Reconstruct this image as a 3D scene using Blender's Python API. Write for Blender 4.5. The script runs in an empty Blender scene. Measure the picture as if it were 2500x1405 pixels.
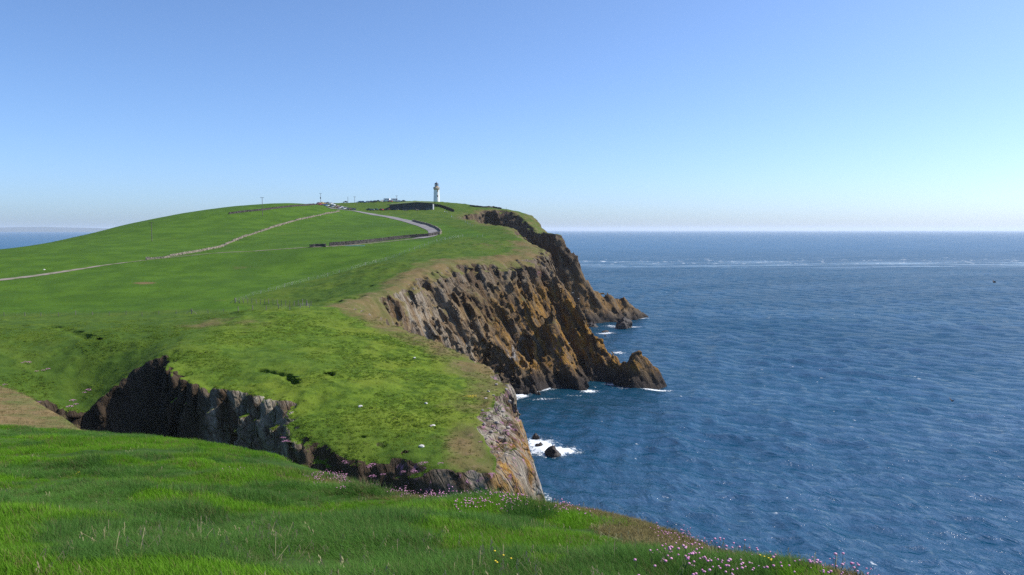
import bpy, bmesh, math, random, time
import numpy as np
from mathutils import Vector, Matrix

random.seed(7)
rng = np.random.default_rng(11)
scene = bpy.context.scene
COL = scene.collection
R = math.radians

# ------------------------------------------------------------------ camera
EYE = 50.0
FPX = 1943.0                       # focal length in pixels of a 2500 px wide frame
TILT = math.atan(140.5 / FPX)
cam_d = bpy.data.cameras.new('camera')
cam = bpy.data.objects.new('camera', cam_d)
COL.objects.link(cam)
cam.location = (0, 0, EYE)
cam.rotation_euler = (math.pi / 2 - TILT, 0, 0)
cam_d.sensor_width = 36.0
cam_d.lens = 36.0 * FPX / 2500.0
cam_d.clip_start = 0.2
cam_d.clip_end = 120000.0
scene.camera = cam

# ------------------------------------------------------------------ sky, sun, exposure
SUN_AZ = R(74)                     # to the right of the view direction (+Y)
SUN_EL = R(47)
world = bpy.data.worlds.new('World')
scene.world = world
world.use_nodes = True
wn = world.node_tree
bg = wn.nodes['Background']
sky = wn.nodes.new('ShaderNodeTexSky')
sky.sky_type = 'NISHITA'
sky.sun_disc = False
sky.sun_elevation = SUN_EL
sky.sun_rotation = SUN_AZ
sky.altitude = 0
sky.air_density = 0.66
sky.dust_density = 1.0
sky.ozone_density = 7.0
wb = wn.nodes.new('ShaderNodeMix')            # white balance of the whole sky
wb.data_type = 'RGBA'; wb.blend_type = 'MULTIPLY'
wb.inputs[0].default_value = 1.0
wn.links.new(sky.outputs[0], wb.inputs[6])
wb.inputs[7].default_value = (0.975, 1.01, 1.035, 1)
wn.links.new(wb.outputs[2], bg.inputs[0])
bg.inputs[1].default_value = 0.15
sun_d = bpy.data.lights.new('sun', 'SUN')
sun_d.energy = 4.4
sun_d.angle = R(0.53)
sun_d.color = (1.0, 0.95, 0.87)
sun = bpy.data.objects.new('sun', sun_d)
COL.objects.link(sun)
sdir = Vector((math.sin(SUN_AZ) * math.cos(SUN_EL), math.cos(SUN_AZ) * math.cos(SUN_EL), math.sin(SUN_EL)))
sun.rotation_euler = sdir.to_track_quat('Z', 'Y').to_euler()
sun.location = (300, 100, 400)
vs = scene.view_settings
vs.view_transform = 'Standard'
vs.look = 'None'
vs.gamma = 1.0
vs.use_curve_mapping = False
vs.exposure = 0.38
cy = scene.cycles
cy.use_denoising = False
try:
    cy.denoiser = 'OPENIMAGEDENOISE'
except Exception:
    pass
cy.use_adaptive_sampling = True
cy.adaptive_threshold = 0.008
cy.max_bounces = 5
cy.diffuse_bounces = 3
cy.glossy_bounces = 3
cy.transmission_bounces = 4
cy.volume_bounces = 1
cy.sample_clamp_indirect = 2.5
cy.sample_clamp_direct = 9.0
cy.caustics_reflective = False
cy.caustics_refractive = False

# ------------------------------------------------------------------ small helpers
def tag(o, label=None, cat=None, group=None, kind=None):
    if label: o['label'] = label
    if cat: o['category'] = cat
    if group: o['group'] = group
    if kind: o['kind'] = kind
    return o

def empty(name, loc, rotz=0.0, parent=None):
    o = bpy.data.objects.new(name, None)
    o.empty_display_size = 0.5
    COL.objects.link(o)
    o.location = loc
    o.rotation_euler = (0, 0, rotz)
    if parent: o.parent = parent
    return o

def np_mesh(name, V, faces, mats=(), smooth=True, attrs=None, tri=None, midx=None):
    """mesh from numpy arrays: V (n,3); faces (m,4) and/or tri (k,3)"""
    me = bpy.data.meshes.new(name)
    V = np.asarray(V, np.float32)
    me.vertices.add(len(V))
    me.vertices.foreach_set('co', V.ravel())
    idx, start, tot, p = [], [], [], 0
    for F in (faces, tri):
        if F is None or len(F) == 0: continue
        F = np.asarray(F, np.int32)
        n = F.shape[1]
        idx.append(F.ravel())
        start.append(p + np.arange(len(F), dtype=np.int32) * n)
        p += F.size
    idx = np.concatenate(idx); start = np.concatenate(start)
    me.loops.add(len(idx)); me.loops.foreach_set('vertex_index', idx)
    me.polygons.add(len(start)); me.polygons.foreach_set('loop_start', start)
    if midx is not None: me.polygons.foreach_set('material_index', np.asarray(midx, np.int32))
    me.update(calc_edges=True)
    me.polygons.foreach_set('use_smooth', np.full(len(start), smooth, bool))
    for m in mats: me.materials.append(m)
    if attrs:
        for k, a in attrs.items():
            at = me.attributes.new(k, 'FLOAT', 'POINT')
            at.data.foreach_set('value', np.asarray(a, np.float32))
    return me

def obj(name, me, parent=None, loc=(0, 0, 0), rot=(0, 0, 0)):
    o = bpy.data.objects.new(name, me)
    COL.objects.link(o)
    o.location = loc
    o.rotation_euler = rot
    if parent: o.parent = parent
    return o

def grid_faces(nr, nc, mask=None):
    i = np.arange(nr - 1)[:, None]; j = np.arange(nc - 1)[None, :]
    a = i * nc + j
    F = np.stack([a, a + 1, a + nc + 1, a + nc], -1)
    if mask is not None: F = F[mask]
    return F.reshape(-1, 4)

def sstep(a, b, x):
    t = np.clip((x - a) / (b - a), 0, 1)
    return t * t * (3 - 2 * t)

# ---- numpy noise
def _hash(ix, iy, iz, s=0):
    h = (ix.astype(np.uint32) * np.uint32(374761393)) ^ (iy.astype(np.uint32) * np.uint32(668265263)) ^ (iz.astype(np.uint32) * np.uint32(2246822519)) ^ np.uint32((s * 3266489917) & 0xffffffff)
    h = (h ^ (h >> np.uint32(13))) * np.uint32(1274126177)
    h = (h ^ (h >> np.uint32(16))) * np.uint32(2654435761)
    return ((h >> np.uint32(8)).astype(np.float32)) * np.float32(1.0 / 16777216.0)

def noise3(x, y, z, s=0):
    """smooth value noise in [-1,1]"""
    x = np.asarray(x, np.float32); y = np.asarray(y, np.float32); z = np.asarray(z, np.float32)
    x, y, z = np.broadcast_arrays(x, y, z)
    fx, fy, fz = np.floor(x), np.floor(y), np.floor(z)
    ix, iy, iz = fx.astype(np.int64), fy.astype(np.int64), fz.astype(np.int64)
    u, v, w = x - fx, y - fy, z - fz
    u = u * u * u * (u * (u * 6 - 15) + 10); v = v * v * v * (v * (v * 6 - 15) + 10); w = w * w * w * (w * (w * 6 - 15) + 10)
    r = 0
    for a in (0, 1):
        wa = u if a else 1 - u
        for b in (0, 1):
            wb = wa * (v if b else 1 - v)
            for c in (0, 1):
                r = r + wb * (w if c else 1 - w) * _hash(ix + a, iy + b, iz + c, s)
    return r * 2 - 1

def noise2(x, y, s=0):
    x = np.asarray(x, np.float32); y = np.asarray(y, np.float32)
    # rotated so that the lattice never lines up with the world axes
    X = x * 0.83 - y * 0.56; Y = x * 0.56 + y * 0.83
    fx, fy = np.floor(X), np.floor(Y)
    ix, iy = fx.astype(np.int64), fy.astype(np.int64)
    iz = np.zeros_like(ix)
    u, v = X - fx, Y - fy
    u = u * u * u * (u * (u * 6 - 15) + 10); v = v * v * v * (v * (v * 6 - 15) + 10)
    r = 0
    for a in (0, 1):
        wa = u if a else 1 - u
        for b in (0, 1):
            r = r + wa * (v if b else 1 - v) * _hash(ix + a, iy + b, iz, s)
    return r * 2 - 1

def fbm2(x, y, o=4, s=0):
    r = 0; a = 1.0; f = 1.0; t = 0
    for i in range(o):
        r = r + a * noise2(x * f + 17.3 * i, y * f - 9.1 * i, s + i); t += a; a *= 0.5; f *= 2.03
    return r / t

def cells3(x, y, z, s=0):
    """jittered cells: (random value of the nearest cell, distance to it)"""
    bx, by, bz = np.floor(x - 0.5).astype(np.int64), np.floor(y - 0.5).astype(np.int64), np.floor(z - 0.5).astype(np.int64)
    best = np.full(x.shape, 9.0, np.float32); val = np.zeros(x.shape, np.float32)
    for a in (0, 1):
        for b in (0, 1):
            for c in (0, 1):
                cx, cy_, cz = bx + a, by + b, bz + c
                dx = cx + 0.2 + 0.6 * _hash(cx, cy_, cz, s + 1) - x
                dy = cy_ + 0.2 + 0.6 * _hash(cx, cy_, cz, s + 2) - y
                dz = cz + 0.2 + 0.6 * _hash(cx, cy_, cz, s + 3) - z
                d = dx * dx + dy * dy + dz * dz
                m = d < best
                best = np.where(m, d, best)
                val = np.where(m, _hash(cx, cy_, cz, s + 4), val)
    return val, np.sqrt(best)

# ---- camera geometry of the survey points
CT, ST = math.cos(TILT), math.sin(TILT)
def ray(px, py):
    a = (px - 1250.0) / FPX; b = (702.5 - py) / FPX
    return np.array([a, CT + b * ST, -ST + b * CT])
def at(px, py, d):
    """world point seen in direction (px,py) at forward distance d (along +Y)"""
    r = ray(px, py)
    return np.array([0, 0, EYE]) + r * (d / r[1])

# ------------------------------------------------------------------ shape of the headland
SURVEY = [
 # near headland (the green dome in front)
 (0,785,185),(0,860,140),(0,940,108),(200,790,180),(200,870,140),(200,960,134),(200,1045,126),(290,925,127),(345,880,127),(240,985,126),(100,960,122),(410,795,160),(410,838,131),(300,855,140),
 (600,765,172),(600,850,135),(600,940,115),(500,800,155),(820,752,180),(820,850,138),(820,950,115),(820,1050,102),(700,770,172),
 (1000,805,165),(1000,900,132),(1000,1000,112),(1000,1100,98),(1100,855,148),(1100,950,122),(1100,1110,97),
 (1200,905,136),(1200,1000,113),(1200,1130,96),(850,1110,96),(720,1085,99),(700,985,111),(500,955,115),(430,925,119),
 # hollow behind the dome, then the fields
 (0,772,215),(200,770,215),(400,766,215),(610,762,222),(760,752,222),
 (570,738,228),(770,740,215),(850,722,215),(0,683,268),(150,664,285),(320,640,308),(560,620,322),(760,605,330),(350,692,262),
 (960,640,272),(1060,605,322),(1180,582,356),(600,700,258),(800,665,285),(400,660,290),
 (1063,566,412),(940,587,362),(830,598,338),(1120,560,425),(1200,560,392),(1010,542,490),(950,530,525),(1000,560,430),
 (830,520,545),(850,514,585),(600,575,412),(450,610,352),(200,610,345),(60,640,305),(700,550,465),(800,560,440),
 (0,613,350),(130,596,385),(270,573,420),(370,553,440),(450,542,455),(560,523,485),(640,514,505),(770,501,560),
 (860,509,610),(950,512,612),(1056,512,612),(1100,520,585),(1160,535,530),(1120,530,550),
 (930,495,660),(870,498,655),(1000,494,680),(1066,503,886),(1130,502,800),(1180,507,720),
 # brow of the big cliff
 (840,735,205),(900,745,198),(980,700,226),(1060,655,258),(1180,640,280),(1320,625,304),(1250,640,288),(1300,600,335),(1290,588,345),(1240,550,400),(1180,541,470),(1110,526,560),
 # second cliff and the point
 (1160,521,600),(1240,513,640),(1282,523,620),(1312,551,590),(1327,574,545),(1345,573,470),(1362,574,455),
]
S = np.array([at(*p) for p in SURVEY])
EXTRA = np.array([  # land out of sight behind the skyline, falling to the far shore
 (-330,420,22),(-420,480,2),(-330,560,34),(-420,640,10),(-300,700,52),(-420,800,22),(-560,500,-22),(-600,800,-20),(-600,200,-10),
 (-260,620,57),(-250,800,58),(-200,950,62),(-84,960,72),(20,900,60),(-10,800,68),(-320,1000,40),(-600,1050,-15),(-30,1000,60),
 (-200,120,27),(-280,150,26),(-350,250,24),(-420,350,8),(-200,200,27),(-260,330,37),(-130,70,28),(-60,80,24),(10,75,20),(-420,200,14),(-700,600,-40),
 (40,120,20),(40,200,28),(50,300,36),(60,450,36),(60,600,34),(60,750,40)])
CP = np.vstack([S, EXTRA])

def _phi(r2):
    return 0.5 * r2 * np.log(r2 + 1e-9)
def rbf_fit(P, lam):
    X = P[:, :2] / 100.0
    n = len(X)
    K = _phi(((X[:, None] - X[None]) ** 2).sum(-1)) + lam * np.eye(n)
    Q = np.hstack([np.ones((n, 1)), X])
    A = np.zeros((n + 3, n + 3)); A[:n, :n] = K; A[:n, n:] = Q; A[n:, :n] = Q.T
    c = np.linalg.solve(A, np.concatenate([P[:, 2], np.zeros(3)]))
    return X, c
def rbf_eval(fit, x, y):
    X, c = fit
    sh = np.shape(x)
    P = np.stack([np.ravel(x), np.ravel(y)], -1).astype(np.float64) / 100.0
    out = np.empty(len(P))
    for i in range(0, len(P), 60000):
        p = P[i:i + 60000]
        r2 = ((p[:, None, :] - X[None]) ** 2).sum(-1)
        out[i:i + 60000] = _phi(r2) @ c[:len(X)] + c[len(X)] + p @ c[len(X) + 1:]
    return out.reshape(sh)
FIT = rbf_fit(CP, 0.004)
# evaluate once on a fine raster; sample it bilinearly from then on
GX0, GY0, GH = -712.0, 60.0, 2.0
_gx = np.arange(GX0, 130, GH); _gy = np.arange(GY0, 1100, GH)
_GZ = rbf_eval(FIT, *np.meshgrid(_gx, _gy)).astype(np.float32)
def base_h(x, y):
    u = np.clip((np.asarray(x) - GX0) / GH, 0, len(_gx) - 2.001); v = np.clip((np.asarray(y) - GY0) / GH, 0, len(_gy) - 2.001)
    i = u.astype(int); j = v.astype(int); fu = u - i; fv = v - j
    return ((_GZ[j, i] * (1 - fu) + _GZ[j, i + 1] * fu) * (1 - fv) + (_GZ[j + 1, i] * (1 - fu) + _GZ[j + 1, i + 1] * fu) * fv)

def smooth_poly(P, step):
    """closed Catmull-Rom through P"""
    P = np.array(P, float); n = len(P); out = []
    for i in range(n):
        p0, p1, p2, p3 = P[i - 1], P[i], P[(i + 1) % n], P[(i + 2) % n]
        k = max(1, int(np.linalg.norm(p2 - p1) / step))
        k = min(k, 8)
        for t in np.arange(k) / k:
            out.append(0.5 * ((2 * p1) + (-p0 + p2) * t + (2 * p0 - 5 * p1 + 4 * p2 - p3) * t * t + (-p0 + 3 * p1 - 3 * p2 + p3) * t ** 3))
    return np.array(out)
def sd_poly(P, x, y):
    """signed distance to polygon, negative inside"""
    sh = np.shape(x); x = np.ravel(x).astype(np.float32); y = np.ravel(y).astype(np.float32)
    d2 = np.full(x.shape, 1e12, np.float32); ins = np.zeros(x.shape, bool)
    for (ax, ay), (bx, by) in zip(P, np.roll(P, -1, 0)):
        ex, ey = bx - ax, by - ay
        L = ex * ex + ey * ey + 1e-9
        t = np.clip(((x - ax) * ex + (y - ay) * ey) / L, 0, 1)
        dx = x - ax - t * ex; dy = y - ay - t * ey
        np.minimum(d2, dx * dx + dy * dy, out=d2)
        if abs(ey) > 1e-9:
            c = (ay > y) != (by > y)
            ins ^= c & (x < (bx - ax) * (y - ay) / ey + ax)
    return np.where(ins, -np.sqrt(d2), np.sqrt(d2)).reshape(sh)

TOP = smooth_poly([
 (-300,96),(-150,98),(-100,100),(-84,108),(-73,119),(-68,125),(-62,127.5),(-55.5,128.5),(-52.5,121.5),(-49,117.5),(-43,113.5),(-37,111.5),(-31.5,109.5),(-29,103),(-27.2,99.5),
 (-20,96.2),(-12,93.6),(-6,92.2),(-2.2,91.6),(0.2,94),(1.2,99),(1.0,108),(0.4,119),(-1.8,131),(-10.2,149),(-20.5,164),(-33,178),(-39,188),
 (-38,198),(-34,211),(-31,226),(-26,252),(-19,268),(-11,279),(0,289),(9,300),(12,313),(11,330),(6,365),(0,398),(-13,440),(-25,490),(-34,545),
 (-32,585),(-22,612),(-8,622),(4,612),(12,588),(16,555),(18,510),(19,470),(21,455),(24,448.5),(28,452),(29,480),(29,520),(27,560),(20.5,600),(15,640),(8,720),(-4,850),(-16,960),(-50,1040),
 (-400,1040),(-650,1000),(-690,500),(-690,200),(-500,110)], 6.0)
FOOT = smooth_poly([
 (-300,92),(-150,94),(-99,96),(-82,104),(-70,114),(-64,120.5),(-58,123.5),(-53,123.5),(-50,117),(-45,110.5),(-38,108),(-33.5,106),(-31,101),(-29,95),
 (-21,91.5),(-12,88.8),(-5,87),(1.5,86),(6.5,88.5),(9,97),(8,108),(6.5,120),(3,134),(-4,152),(-13,167),(-21,180),(-24,191),
 (-22,200),(-15,212),(-8,224),(0,234),(6,243),(13,250),(19,258),(23,268),(26,283),(28,305),(28,330),(26,370),(22,400),(12,440),(-2,490),(-12,535),
 (-10,560),(-4,575),(4,560),(12,530),(17,490),(21,457),(26,440),(34,438),(39,445),(40,458),(40,500),(40,560),(36,620),(30,700),(26,850),(12,970),(-40,1060),
 (-400,1060),(-660,1010),(-700,500),(-700,200),(-500,106)], 6.0)

def _line(pts):
    return np.array([at(*p) for p in pts])
# rock ribs and pinnacles standing out from the cliffs: (ridge line, flank slope, roundness)
RIDGES = [
 (_line([(1315,615,305),(1345,648,299),(1367,690,293),(1388,725,287),(1432,788,276),(1472,828,269),(1502,868,263),(1532,898,259)]), 1.8),
 (_line([(1526,900,259),(1542,880,257),(1556,854,256),(1574,864,255),(1600,915,254)]), 1.5),
 (_line([(1347,772,264),(1352,795,262),(1374,850,257),(1402,905,251),(1432,940,246)]), 1.75),
 (_line([(1296,884,248),(1300,905,246),(1306,960,240)]), 1.9),
 (_line([(1270,760,275),(1320,850,262)]), 1.6),
 (_line([(1350,572,460),(1366,574,455),(1374,590,451),(1392,618,447),(1413,637,445)]), 2.6),
 (_line([(1413,637,445),(1421,662,443),(1428,688,442),(1444,704,441)]), 2.0),
 (_line([(1444,704,441),(1482,716,444),(1506,724,447),(1542,744,453),(1578,766,456)]), 1.15),
 (_line([(1432,700,440),(1440,760,428),(1450,790,420)]), 1.5),
 (_line([(1480,738,444),(1500,765,434),(1510,785,428)]), 1.3),
]
def ridge_h(rd, x, y):
    P, m = rd
    h = np.full(np.shape(x), -1e3, np.float32)
    for a, b in zip(P[:-1], P[1:]):
        ex, ey = b[0] - a[0], b[1] - a[1]
        t = np.clip(((x - a[0]) * ex + (y - a[1]) * ey) / (ex * ex + ey * ey), 0, 1)
        d = np.sqrt((x - a[0] - t * ex) ** 2 + (y - a[1] - t * ey) ** 2 + 0.3)
        np.maximum(h, a[2] + t * (b[2] - a[2]) - m * d, out=h)
    return h

def smax(a, b, k):
    h = np.clip(0.5 + 0.5 * (a - b) / k, 0, 1)
    return b + (a - b) * h + k * h * (1 - h)
def smin(a, b, k):
    return -smax(-a, -b, k)

# where the pasture is mown by stock (smooth, bright) and where it grows rough
def on_base(px, py, far=1100.0):
    """first point of the bare land surface along the line of sight; None if it misses"""
    r = ray(px, py)
    d = np.arange(84.0, far, 0.5)
    P = np.array([0, 0, EYE])[None] + r[None] * (d / r[1])[:, None]
    below = P[:, 2] < base_h(P[:, 0], P[:, 1])
    if not below.any(): return None
    i = int(np.argmax(below))
    if i == 0: return P[0]
    a, b = P[i - 1], P[i]
    for _ in range(14):
        m = (a + b) / 2
        if m[2] < base_h(m[0], m[1]): b = m
        else: a = m
    return b
def on_land(px, py):
    """as on_base, but slides down the picture until land is met"""
    for k in range(60):
        p = on_base(px, py + 0.5 * k)
        if p is not None: return p
    raise ValueError((px, py))
def trace(pts, n=6):
    P = np.array(pts, float); out = []
    for a, b in zip(P[:-1], P[1:]):
        for t in np.arange(n) / n: out.append(on_land(*(a + (b - a) * t)))
    out.append(on_land(*P[-1]))
    return np.array(out)

FENCE_DIAG = [(575,740),(620,724),(700,700),(760,686),(860,660),(960,632),(1010,612),(1060,596),(1100,583),(1150,579),(1185,581)]
fd = trace(FENCE_DIAG, 3)[:, :2]
FIELD = np.vstack([[(-690, 219)], [(-60, 219)], fd, [on_land(1215, 585)[:2]], [on_land(1150, 560)[:2]], [on_land(1090, 548)[:2]], [on_land(1000, 533)[:2]], [on_land(880, 515)[:2]], [(-140, 600)], [(-690, 600)]])

def masks(x, y):
    """lush field 0..1 and distance to the cliff top"""
    f = sd_poly(FIELD, x, y)
    return sstep(2.0, -2.5, f)

def land_h(x, y, lush=None, fine=True):
    z = base_h(x, y).astype(np.float32)
    if lush is None: lush = masks(x, y)
    z = z + 0.35 * fbm2(x / 28.0, y / 28.0, 2, 5)
    if fine:
        t = fbm2(x / 3.4, y / 3.4, 3, 21)
        r = 1 - np.abs(noise2(x / 2.6, y / 2.1, 33))
        z = z + (1 - lush) * (0.42 * t + 0.35 * r * r * sstep(-0.2, 0.5, noise2(x / 13, y / 13, 44))) + lush * 0.06 * t
    return z

# ------------------------------------------------------------------ materials
class MB:
    """small node-tree writer"""
    def __init__(self, name):
        self.m = bpy.data.materials.new(name); self.m.use_nodes = True
        self.t = self.m.node_tree
        self.out = self.t.nodes['Material Output']; self.p = self.t.nodes['Principled BSDF']
    def n(self, kind, _set=None, **inp):
        nd = self.t.nodes.new('ShaderNode' + kind)
        for k, v in (_set or {}).items(): setattr(nd, k, v)
        for k, v in inp.items(): self.put(nd, k.replace('_', ' '), v)
        return nd
    def put(self, nd, k, v):
        s = nd.inputs[int(k)] if k.isdigit() else nd.inputs[k]
        if isinstance(v, bpy.types.NodeSocket): self.t.links.new(v, s)
        else: s.default_value = v
    def i(self, nd, idx, v):
        if isinstance(v, bpy.types.NodeSocket): self.t.links.new(v, nd.inputs[idx])
        else: nd.inputs[idx].default_value = v
    def pos(self):
        return self.n('NewGeometry').outputs['Position']
    def scaled(self, v, s):
        nd = self.t.nodes.new('ShaderNodeMapping'); nd.vector_type = 'POINT'
        self.t.links.new(v, nd.inputs['Vector']); nd.inputs['Scale'].default_value = s
        return nd.outputs[0]
    def rot(self, v, e, s=(1, 1, 1)):
        nd = self.t.nodes.new('ShaderNodeMapping'); nd.vector_type = 'POINT'
        self.t.links.new(v, nd.inputs['Vector']); nd.inputs['Rotation'].default_value = e
        return self.scaled(nd.outputs[0], s)
    def noise(self, v, scale, detail=4, rough=0.55, dist=0.0):
        nd = self.n('TexNoise'); self.t.links.new(v, nd.inputs['Vector'])
        nd.inputs['Scale'].default_value = scale; nd.inputs['Detail'].default_value = detail
        nd.inputs['Roughness'].default_value = rough; nd.inputs['Distortion'].default_value = dist
        return nd.outputs['Fac']
    def attr(self, name, kind='GEOMETRY'):
        nd = self.n('Attribute'); nd.attribute_name = name; nd.attribute_type = kind
        return nd.outputs['Fac']
    def mth(self, op, a, b=0.0, c=0.0, clamp=False):
        nd = self.t.nodes.new('ShaderNodeMath'); nd.operation = op; nd.use_clamp = clamp
        self.i(nd, 0, a); self.i(nd, 1, b); self.i(nd, 2, c)
        return nd.outputs[0]
    def ss(self, x, a, b, lo=0.0, hi=1.0):
        nd = self.t.nodes.new('ShaderNodeMapRange'); nd.interpolation_type = 'SMOOTHSTEP'
        self.i(nd, 0, x); self.i(nd, 1, a); self.i(nd, 2, b); self.i(nd, 3, lo); self.i(nd, 4, hi)
        return nd.outputs[0]
    def mix(self, f, a, b):
        nd = self.t.nodes.new('ShaderNodeMix'); nd.data_type = 'RGBA'
        self.i(nd, 0, f)
        for k, v in ((6, a), (7, b)):
            if isinstance(v, bpy.types.NodeSocket): self.t.links.new(v, nd.inputs[k])
            else: nd.inputs[k].default_value = (*v, 1)
        return nd.outputs[2]
    def vary(self, col, fac, amt):
        """col scaled by 1 +- amt following fac (0..1)"""
        nd = self.t.nodes.new('ShaderNodeHueSaturation')
        self.i(nd, 4, col)
        self.t.links.new(self.mth('MULTIPLY_ADD', fac, 2 * amt, 1 - amt), nd.inputs[2])
        return nd.outputs[0]
    def bump(self, h, strength, dist, normal=None):
        nd = self.n('Bump'); self.i(nd, 'Height', h) if False else self.t.links.new(h, nd.inputs['Height'])
        if isinstance(strength, bpy.types.NodeSocket): self.t.links.new(strength, nd.inputs['Strength'])
        else: nd.inputs['Strength'].default_value = strength
        nd.inputs['Distance'].default_value = dist
        if normal is not None: self.t.links.new(normal, nd.inputs['Normal'])
        return nd.outputs[0]
    def set(self, **kw):
        for k, v in kw.items():
            k = k.replace('_', ' ')
            if isinstance(v, bpy.types.NodeSocket): self.t.links.new(v, self.p.inputs[k])
            elif isinstance(v, tuple) and len(v) == 3: self.p.inputs[k].default_value = (*v, 1)
            else: self.p.inputs[k].default_value = v

def plain(name, col, rough=0.7, metal=0.0, var=0.12, scale=3.0, spec=0.35):
    b = MB(name)
    f = b.noise(b.n('TexCoord').outputs['Object'], scale, 4)
    b.set(Base_Color=b.vary(b.mix(0.0, col, col), f, var), Roughness=rough, Metallic=metal, Specular_IOR_Level=spec)
    return b.m

_r = Vector((0.40, -0.36, -0.84)).normalized()            # the beds run down the face, leaning seaward
_c = (Vector((0.74, 0.67, 0.0)) - _r * _r.dot(Vector((0.74, 0.67, 0.0)))).normalized()
_n = _r.cross(_c)
BED_ROT = tuple(Matrix((_c, _n, _r)).to_euler())
def make_land():
    b = MB('headland_ground')
    P = b.pos()
    rock, dry, lush = b.attr('rock'), b.attr('dry'), b.attr('lush')
    pale, orange, guano, pink = b.attr('pale'), b.attr('orange'), b.attr('guano'), b.attr('pink')
    n_big = b.noise(P, 0.018, 3); n_mid = b.noise(P, 0.11, 4); n_tuft = b.noise(P, 0.55, 5, 0.65); n_fine = b.noise(P, 2.6, 4, 0.7)
    flat = b.noise(b.scaled(P, (0.25, 1.0, 1.0)), 0.42, 4, 0.6)
    # pasture
    pas = b.mix(b.ss(n_mid, 0.35, 0.66), (0.0478, 0.1025, 0.0102), (0.0688, 0.1376, 0.0126))
    pas = b.mix(b.mth('MULTIPLY', b.ss(n_big, 0.5, 0.68), 0.7), pas, (0.0433, 0.0927, 0.0135))
    pas = b.mix(b.mth('MULTIPLY', b.ss(flat, 0.52, 0.72), 0.5), pas, (0.0341, 0.0758, 0.0107))
    pas = b.mix(b.mth('MULTIPLY', b.ss(b.noise(b.scaled(P, (0.5, 1, 1)), 0.07, 5, 0.7), 0.62, 0.76), 0.5), pas, (0.1376, 0.1650, 0.0314))
    # rough grass and herbs
    rg = b.mix(b.ss(n_tuft, 0.36, 0.64), (0.0489, 0.0885, 0.0105), (0.1115, 0.1686, 0.0175))
    rg = b.mix(b.mth('MULTIPLY', b.ss(n_mid, 0.46, 0.62), 0.6), rg, (0.1464, 0.1836, 0.0210))
    rg = b.mix(b.mth('MULTIPLY', b.ss(n_big, 0.45, 0.62), 0.35), rg, (0.0659, 0.1258, 0.0140))
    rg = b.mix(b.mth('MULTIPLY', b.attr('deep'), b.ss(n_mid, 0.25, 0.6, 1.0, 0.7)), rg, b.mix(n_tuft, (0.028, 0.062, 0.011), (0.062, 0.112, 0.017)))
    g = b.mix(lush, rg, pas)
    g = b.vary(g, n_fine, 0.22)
    # thin dry turf
    dr = b.mix(b.ss(n_mid, 0.36, 0.62), (0.1482, 0.1092, 0.0484), (0.1053, 0.1053, 0.0359))
    dr = b.vary(b.mix(b.ss(n_tuft, 0.5, 0.72), dr, (0.1794, 0.1326, 0.0741)), n_fine, 0.2)
    dm = b.ss(b.mth('ADD', dry, b.mth('MULTIPLY', b.mth('SUBTRACT', b.noise(P, 0.2, 5, 0.65), 0.5), 1.3)), 0.3, 0.85)
    g = b.mix(dm, g, dr)
    # rock
    B1 = b.rot(P, BED_ROT, (1.0, 1.0, 0.16))
    B2 = b.rot(P, BED_ROT, (1.0, 1.0, 0.35))
    s1 = b.noise(B1, 0.30, 5, 0.6, 0.4); s2 = b.noise(B1, 1.1, 5, 0.65); s3 = b.noise(B2, 3.2, 4, 0.7)
    rk = b.mix(b.ss(s1, 0.36, 0.64), (0.082, 0.055, 0.034), (0.142, 0.103, 0.062))
    rk = b.mix(b.mth('MULTIPLY', b.ss(s2, 0.5, 0.7), 0.6), rk, (0.045, 0.032, 0.026))
    pl = b.mix(b.ss(s2, 0.4, 0.62), (0.22, 0.19, 0.15), (0.36, 0.325, 0.26))
    rk = b.mix(b.mth('MULTIPLY', pale, b.ss(b.mth('ADD', s1, b.mth('MULTIPLY', s3, 0.3)), 0.5, 0.78)), rk, pl)
    org = b.mix(b.ss(s3, 0.4, 0.6), (0.205, 0.095, 0.020), (0.31, 0.18, 0.040))
    rk = b.mix(b.mth('MULTIPLY', orange, b.ss(b.noise(B1, 0.42, 6, 0.7, 0.8), 0.43, 0.60)), rk, org)
    z = b.n('SeparateXYZ', Vector=P).outputs[2]
    # sea-wetted foot of the cliffs
    wet = b.ss(b.mth('ADD', z, b.mth('MULTIPLY', b.mth('SUBTRACT', s1, 0.5), 6.0)), 6.5, 1.0)
    rk = b.mix(b.mth('MULTIPLY', wet, 0.9), rk, (0.040, 0.035, 0.033))
    gu = b.mth('MULTIPLY', guano, b.ss(b.noise(B1, 0.8, 5, 0.7), 0.5, 0.62))
    rk = b.mix(b.mth('MULTIPLY', b.attr('shade_dark'), 0.72), rk, (0.044, 0.033, 0.024))  # inlet wall's shade painted into the rock colour; front rim darkened too
    rk = b.mix(gu, rk, (0.55, 0.53, 0.50))
    pk = b.mth('MULTIPLY', pink, b.ss(b.noise(P, 1.1, 4, 0.7), 0.56, 0.66))
    rk = b.mix(pk, rk, (0.34, 0.17, 0.26))
    rk = b.vary(rk, s3, 0.28)
    rm = b.ss(b.mth('ADD', rock, b.mth('MULTIPLY', b.mth('SUBTRACT', n_tuft, 0.5), 0.55)), 0.38, 0.62)
    col = b.mix(rm, b.vary(g, 0.0, 0.22) if False else g, rk)
    bg_ = b.bump(n_fine, 0.5, 0.25, b.bump(n_tuft, 0.5, 0.5))
    crack = b.n('TexVoronoi', {'feature': 'DISTANCE_TO_EDGE'}, Vector=B2, Scale=0.75).outputs['Distance']
    hr = b.mth('ADD', b.mth('MULTIPLY', s2, 0.9), b.mth('ADD', b.mth('MULTIPLY', s3, 0.35), b.mth('MULTIPLY', b.ss(crack, 0.0, 0.1), 0.25)))
    br = b.bump(hr, 0.9, 0.9)
    nm = b.n('Mix', {'data_type': 'VECTOR'})
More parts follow.
